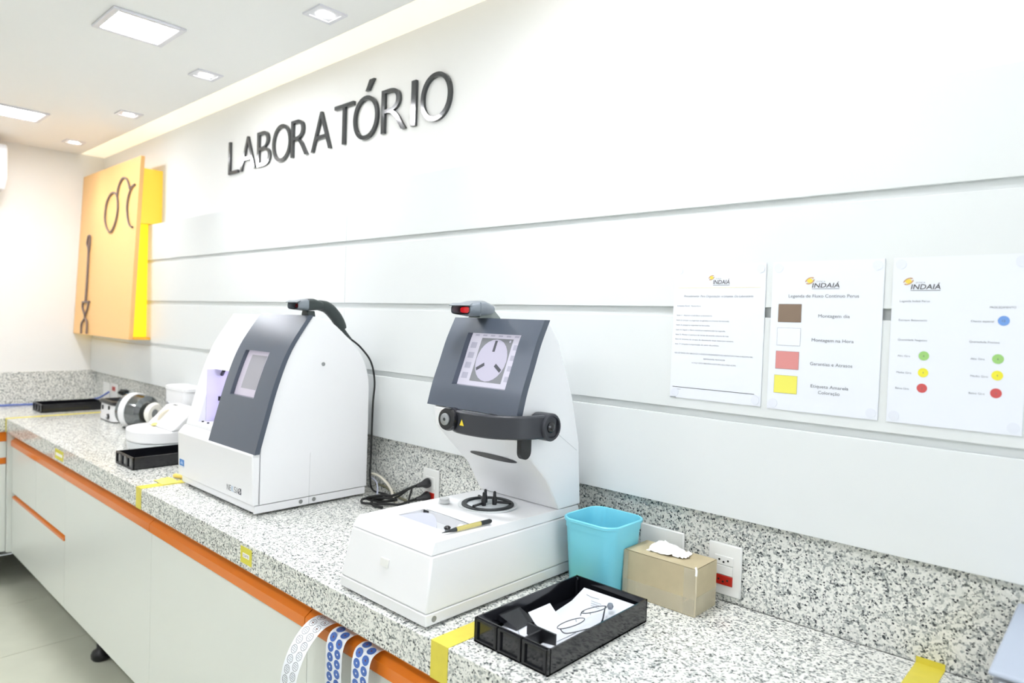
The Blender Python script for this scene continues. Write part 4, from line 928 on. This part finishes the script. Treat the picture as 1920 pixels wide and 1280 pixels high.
# ================================================================== sticker strips hanging over the orange rail
M_BLUE = mat('blue_sticker', rgb(74, 112, 190), 0.4, noise=0.25, nscale=500); M_DOT = mat('brown_dot', rgb(120, 58, 40), 0.5); M_BACK = mat('glossy_backing_paper', rgb(236, 240, 246), 0.3)
def along(path, s):
    for a, b in zip(path, path[1:]):
        l = (b - a).length
        if s <= l: return a + (b - a) * (s / l), (b - a).normalized()
        s -= l
    return path[-1], (path[-1] - path[-2]).normalized()
def sticker_strip(label, x0, wx, yz, blue, lean=0.0):
    pts = catmull(yz, 6); path = [Vector((x0 + lean * k / len(pts), p[0], p[1])) for k, p in enumerate(pts)]
    t = thing('sticker_strip', label, 'sticker strip', (x0 + wx / 2, yz[0][0], yz[0][1]), 'sticker strips hanging from the rail')
    MB().strip(path, (wx, 0.0, 0.0), 0.0003).build('backing', M_BACK, t)
    tot = sum((b - a).length for a, b in zip(path, path[1:])); s = 0.020; k = 0
    while s < min(tot - 0.015, 0.26):
        for cidx in range(2):
            c, T = along(path, s + (0.0075 if cidx else 0.0)); n = Vector((1, 0, 0)).cross(T).normalized()
            if n.y > 0 or (abs(n.y) < 0.3 and n.z < 0): n = -n
            ctr = c + Vector((wx * (0.28 + 0.44 * cidx), 0, 0)) + n * 0.0006
            if blue:
                def disc(r1, r2, d, nm, mt, par):
                    return MB().add([tuple(ctr + n * d + Vector((1, 0, 0)) * r1 * math.cos(q) + T * r2 * math.sin(q)) for q in [2 * PI * j / 16 for j in range(16)]], [tuple(range(16))]).build(nm, mt, par, smooth=False)
                o = disc(0.0112, 0.0100, 0, 'sticker', M_BLUE, t)
                disc(0.0021, 0.0021, 0.0002, 'centre_dot', M_DOT if k < 2 else M_BACK, o)
            else:
                o = MB().tube([ctr + Vector((0.010 * math.cos(q), 0, 0)) + T * 0.009 * math.sin(q) for q in [2 * PI * j / 14 for j in range(14)]], 0.0004, 5, 1, True).build('sticker', M_INKD, t)
                for j in range(3):
                    MB().tube([ctr + Vector((-0.006, 0, 0)) + T * (-0.005 + 0.004 * j), ctr + Vector((0.006, 0, 0)) + T * (-0.0035 + 0.004 * j)], 0.0004, 5, 0).build('print', M_INK, o)
                if k < 2: MB().add([tuple(ctr + n * 0.0003 + Vector((0.0022 * math.cos(q), 0, 0)) + T * 0.0022 * math.sin(q)) for q in [2 * PI * j / 10 for j in range(10)]], [tuple(range(10))]).build('centre_dot', M_DOT, o)
        s += 0.0215; k += 1
sticker_strip('clear sticker strip with black print curling outward, left of the blue ones', 2.018, 0.062, [(-0.512, 0.8000), (-0.532, 0.8020), (-0.556, 0.796), (-0.582, 0.775), (-0.604, 0.742), (-0.618, 0.70), (-0.625, 0.64)], False)
sticker_strip('strip of round blue stickers, left of the two blue strips', 2.098, 0.062, [(-0.512, 0.8000), (-0.530, 0.8020), (-0.548, 0.795), (-0.556, 0.775), (-0.558, 0.74), (-0.558, 0.66), (-0.557, 0.56)], True)
sticker_strip('strip of round blue stickers nearest the yellow tape', 2.196, 0.060, [(-0.512, 0.8000), (-0.530, 0.8020), (-0.548, 0.795), (-0.556, 0.775), (-0.558, 0.74), (-0.558, 0.66), (-0.557, 0.56)], True)

# ================================================================== cables and plugs between the machines
def plug(t, x, z, mod=M_BLK):
    MB().ring([(0.014, 0), (0.0165, 0.006), (0.0155, 0.014), (0.009, 0.026), (0.006, 0.044)], (x, GY - 0.0115, z), (-0.35, -0.95, -0.18), 8).build('plug', mod, t)
t = thing('power_cable', 'black power cable in the upper outlet between the machines', 'cable', (1.76, 0.0, 0.981)); plug(t, 1.761, 0.981)
MB().tube([(1.744, -0.022, 0.973), (1.725, -0.035, 0.963), (1.685, -0.05, 0.940), (1.64, -0.07, 0.920), (1.60, -0.08, 0.907), (1.64, -0.105, 0.906), (1.68, -0.10, 0.906)], 0.0042, 8, 6).build('cord', M_RUB, t)
t = thing('power_cable', 'black power cable in the red outlet, coiled on the worktop', 'cable', (1.76, 0.0, 0.939)); plug(t, 1.761, 0.939)
MB().tube([(1.744, -0.022, 0.931), (1.725, -0.035, 0.922), (1.70, -0.05, 0.910), (1.67, -0.065, 0.908), (1.625, -0.11, 0.9085), (1.60, -0.12, 0.9085), (1.585, -0.105, 0.914), (1.62, -0.085, 0.922), (1.67, -0.06, 0.925), (1.675, -0.045, 0.918), (1.63, -0.075, 0.910), (1.595, -0.10, 0.918), (1.64, -0.075, 0.932), (1.665, -0.05, 0.93)], 0.0042, 8, 6).build('cord', M_RUB, t)
tag(MB().tube([(1.50, -0.012, 0.968), (1.53, -0.002, 0.962), (1.565, 0.002, 0.945), (1.60, -0.004, 0.925), (1.63, -0.02, 0.908), (1.66, -0.03, 0.9055)], 0.0045, 8, 6).build('pale_cable', mat('cream_cable', rgb(214, 210, 196), 0.45), org=(1.58, 0.0, 0.905)), 'pale cream cable arching from behind the lens edger', 'cable')
tag(MB().tube([(1.50, -0.015, 0.955), (1.525, -0.012, 0.945), (1.545, -0.02, 0.925), (1.552, -0.028, 0.904)], 0.0028, 8, 6).build('grey_cable', mat('grey_cable', rgb(170, 174, 190), 0.4), org=(1.53, -0.02, 0.904)), 'thin grey cable hanging behind the lens edger', 'cable')
tag(MB().tube([(1.50, 0.005, 0.93), (1.54, 0.012, 0.928), (1.58, 0.012, 0.918), (1.62, 0.01, 0.908), (1.66, 0.008, 0.9055)], 0.0045, 8, 6).build('olive_cable', mat('olive_grey_cable', rgb(128, 126, 104), 0.45), org=(1.58, 0.01, 0.905)), 'olive grey cable lying against the backsplash', 'cable')

# ================================================================== things at the far end of the worktop
# yellow cloth pieces by the edger
rnd = random.Random(5)
def crumpled(name, label, cat, cx, cy, wx, wy, h, material, seed):
    rnd = random.Random(seed); m = MB(); nu, nv = 8, 6; vs = []; fs = []
    for j in range(nv + 1):
        for i in range(nu + 1):
            u_, v_ = i / nu - .5, j / nv - .5
            vs.append((cx + wx * u_ + rnd.uniform(-.003, .003), cy + wy * v_ + rnd.uniform(-.003, .003), CT + 0.0022 + h * math.cos(PI * u_) * math.cos(PI * v_) * rnd.uniform(.5, 1)))
    for j in range(nv):
        for i in range(nu):
            a = j * (nu + 1) + i; fs.append((a, a + 1, a + nu + 2, a + nu + 1))
    m.add(vs, fs); return tag(m.build(name, material, org=(cx, cy, CT), ang=25), label, cat)
crumpled('yellow_packet', 'crumpled yellow packet on the worktop left of the lens edger', 'packet', 0.925, -0.455, 0.085, 0.06, 0.016, mat('yellow_packet_film', rgb(236, 226, 110), 0.4), 3)
MB_ = MB().ring([(0.006, 0), (0.008, 0.004), (0.008, 0.045), (0.006, 0.049)], (0.882, -0.415, CT + 0.0085), (0.9, 0.35, 0), 12)
tag(MB_.build('yellow_cork', mat('pale_yellow_plastic', rgb(232, 206, 110), 0.5), org=(0.90, -0.41, CT)), 'small ochre roll lying behind the yellow packet', 'roll')

# hand grinder: white basin with upright back and grinding wheel
t = thing('hand_edger', 'low white hand grinder with grinding wheel, partly behind the lens edger', 'machine', (0.28, -0.20, CT))
gx0, gx1, gy0, gy1 = 0.10, 0.42, -0.36, -0.11
def half_round(x0, x1, y0, y1, r):
    out = []
    a = (x1 - x0) / 2
    for k in range(25): q = PI + PI * k / 24; out.append(((x0 + x1) / 2 + a * math.copysign(abs(math.cos(q)) ** 0.8, math.cos(q)), y0 + r - r * abs(math.sin(q)) ** 0.8))
    out += [(x1, y1), (x0, y1)]
    return out
MB().prism(half_round(gx0 + .004, gx1, gy0 + .004, gy1, 0.155), 'z', CT + 0.0005, 0.932).build('lower_body', M_MW2, t, bevel=0.003)
MB().prism(half_round(gx0, gx1, gy0, gy1, 0.16), 'z', 0.934, 0.985).build('basin', M_MW, t, bevel=0.006)
MB().prism([(-0.25, 0.9855), (-0.11, 0.9855), (-0.11, 1.070), (-0.165, 1.070)], 'x', 0.14, 0.42).build('sloped_back', M_MW, t, bevel=0.006)
m = MB(); wc = Vector((0.212, -0.175, 1.000)); m.ring([(0.012, -0.011), (0.053, -0.011), (0.055, 0), (0.053, 0.011), (0.012, 0.011)], wc, (1, 0, 0), 32); m.build('grinding_wheel', mat('beige_wheel', rgb(206, 200, 182), 0.6), t)
B(0.197, 0.228, -0.160, -0.150, 1.066, 1.0712).build('wheel_slot', M_BLKM, t, smooth=False)
m = MB(); m.ring([(0.004, 0), (0.016, 0.004), (0.012, 0.012), (0.003, 0.015)], (0.225, -0.245, 0.9858), (0, 0, 1), 12); m.build('sponge', mat('yellow_sponge', rgb(240, 222, 140), 0.8), t)
MB().ring([(0.011, 0), (0.009, 0.003)], (gx0 - 0.0002, -0.27, 0.955), (-1, -0.05, 0), 14).build('green_badge', mat('green_badge', rgb(170, 190, 120), 0.5), t)

# polisher with chrome drum
t = thing('polisher', 'polishing motor with chrome drum and white felt wheel', 'machine', (-0.22, -0.15, CT))
pc = Vector((-0.27, -0.150, 0.990)); ax = Vector((0.86, 0.42, -0.06)).normalized()
MB().ring([(0.055, -0.075), (0.078, -0.060), (0.084, 0.0), (0.080, 0.055), (0.060, 0.070)], pc, ax, 32).build('chrome_drum', mat('dark_chrome', rgb(128, 132, 134), 0.14, metal=1.0), t)
MB().ring([(0.0845, -0.035), (0.087, -0.033), (0.087, 0.0), (0.0845, 0.002)], pc, ax, 32, False).build('white_band', M_MW, t)
MB().ring([(0.020, 0), (0.046, 0.0), (0.054, 0.014), (0.046, 0.030), (0.026, 0.030), (0.020, 0.018)], pc + ax * 0.085, ax, 32, True).build('felt_wheel', mat('white_felt', rgb(244, 242, 234), 0.85), t)
MB().cyl(pc + ax * 0.06, pc + ax * 0.108, 0.0195, n=20).build('spindle', M_STEEL, t)
MB().hexa([(-0.34, -0.20, CT + .0004), (-0.20, -0.20, CT + .0004), (-0.20, -0.07, CT + .0004), (-0.34, -0.07, CT + .0004), (-0.31, -0.18, 0.925), (-0.23, -0.18, 0.925), (-0.23, -0.09, 0.925), (-0.31, -0.09, 0.925)]).build('foot', M_BLKM, t, bevel=0.003)

# frame heater
t = thing('frame_heater', 'white box-shaped frame heater with black open top', 'heater', (-0.60, -0.09, CT))
hx0, hx1, hy0, hy1 = -0.72, -0.49, -0.19, 0.0
loft_rr([(rrect((hx0 + hx1) / 2, (hy0 + hy1) / 2, (hx1 - hx0) / 2 - .004, (hy1 - hy0) / 2 - .004, 0.03), CT + .0004), (rrect((hx0 + hx1) / 2, (hy0 + hy1) / 2, (hx1 - hx0) / 2, (hy1 - hy0) / 2, 0.03), CT + 0.0055)], True, True).build('base_rim', M_BLK, t)
loft_rr([(rrect((hx0 + hx1) / 2, (hy0 + hy1) / 2, (hx1 - hx0) / 2, (hy1 - hy0) / 2, 0.03), CT + 0.006), (rrect((hx0 + hx1) / 2, (hy0 + hy1) / 2, (hx1 - hx0) / 2 - .004, (hy1 - hy0) / 2 - .004, 0.03), 0.988)], True, True).build('casing', M_MW, t)
cxh, cyh = (hx0 + hx1) / 2, (hy0 + hy1) / 2
loft_rr([(rrect(cxh, cyh, .112, .092, .03), 0.9885), (rrect(cxh, cyh, .118, .098, .03), 0.994), (rrect(cxh, cyh, .116, .096, .03), 1.008), (rrect(cxh, cyh, .098, .078, .025), 1.010), (rrect(cxh, cyh, .092, .072, .02), 0.993)], True, True).build('black_top', M_BLK, t)
B(-0.66, -0.652, hy0 - 0.003, hy0 + 0.002, 0.958, 0.980).build('switch', M_BLK, t, smooth=False); B(-0.565, -0.555, hy0 - 0.003, hy0 + 0.002, 0.965, 0.984).build('switch', M_BLK, t, smooth=False)
MB().ring([(0.016, 0), (0.015, 0.006)], (-0.565, hy0 - 0.0005, 0.928), (0, -1, 0), 16).build('dial', M_BLK, t)
MB().ring([(0.010, 0), (0.009, 0.012), (0.004, 0.013)], (-0.575, hy0 - 0.0005, 0.926), (0, -1, 0), 16).build('knob', M_MW, t)
MB().ring([(0.008, 0), (0.006, 0.006)], (-0.705, hy0 + 0.012, 0.935), (-0.6, -0.8, 0), 12).build('red_button', mat('red_button', rgb(200, 60, 60), 0.4), t)

# tall white canister behind the grinder
t = thing('canister', 'tall white rounded canister against the backsplash', 'container', (0.03, -0.045, CT))
loft_rr([(rrect(0.05, -0.052, 0.110, 0.046, 0.03), CT + .0005), (rrect(0.05, -0.052, 0.118, 0.050, 0.034), 1.118), (rrect(0.05, -0.052, 0.123, 0.052, 0.036), 1.120), (rrect(0.05, -0.052, 0.123, 0.052, 0.036), 1.134), (rrect(0.05, -0.052, 0.114, 0.044, 0.034), 1.138)], True, True).build('body', M_MW, t)
B(-0.03, 0.0, -0.105, -0.099, 1.03, 1.058).build('latch', M_STEEL, t, bevel=0.003)

# blue cable and plug in the far corner
t = thing('blue_cable', 'blue cable trailing along the far worktop behind the black tray', 'cable', (-1.40, -0.3, CT))
MB().tube([(-1.50, -1.0, 0.906), (-1.49, -0.6, 0.906), (-1.475, -0.40, 0.906), (-1.44, -0.20, 0.907), (-1.36, -0.08, 0.925), (-1.28, -0.03, 0.945), (-1.21, 0.005, 0.985)], 0.006, 8, 5).build('cord', mat('blue_cable', rgb(96, 118, 190), 0.4), t)
MB().tube([(-1.36, -0.06, 0.914), (-1.28, -0.035, 0.908), (-1.15, -0.03, 0.91), (-1.05, -0.01, 0.94)], 0.007, 8, 5).build('cord', mat('blue_cable', rgb(96, 118, 190), 0.4), t)
t = thing('plug_cluster', 'black plug with blue tag on the backsplash behind the heater', 'plug', (-0.95, 0.02, 0.99))
B(-1.02, -0.94, 0.005, 0.0298, 0.985, 1.02).build('plug_body', M_BLKM, t, bevel=0.003)
MB().cyl((-0.965, 0.003, 1.0), (-0.965, -0.02, 1.01), 0.012, 0.008, 10).build('plug_cap', M_BLK, t)
B(-0.935, -0.88, 0.012, 0.0298, 0.985, 1.003).build('blue_tag', mat('blue_tag', rgb(110, 150, 190), 0.5), t, bevel=0.002)

# air conditioner on the far wall
t = thing('air_conditioner', 'white split air conditioner on the far wall at the left edge', 'air conditioner', (XL + 0.1, -0.93, 2.12))
prof = [(XL + .0005, 2.395), (XL + .19, 2.395), (XL + .215, 2.37), (XL + .215, 2.20), (XL + .17, 2.145), (XL + .0005, 2.13)]
m = MB(); m.add([(x, yy, z) for yy in (-1.35, -0.488) for x, z in prof], [(0, 1, 2, 3, 4, 5), (11, 10, 9, 8, 7, 6)] + [(i, (i + 1) % 6, 6 + (i + 1) % 6, 6 + i) for i in range(6)])
m.build('casing', mat('air_conditioner_plastic', rgb(232, 238, 248), 0.35), t, bevel=0.006)
m = MB(); m.add([(x, yy, z) for yy in (-1.33, -0.505) for x, z in [(XL + .205, 2.188), (XL + .165, 2.1425), (XL + .150, 2.128), (XL + .190, 2.170)]], [(0, 1, 2, 3), (7, 6, 5, 4)] + [(i, (i + 1) % 4, 4 + (i + 1) % 4, 4 + i) for i in range(4)])
m.build('louvre', mat('grey_louvre', rgb(190, 192, 194), 0.4), t)

for o in bpy.data.objects:
    if '_o' in o: del o['_o']
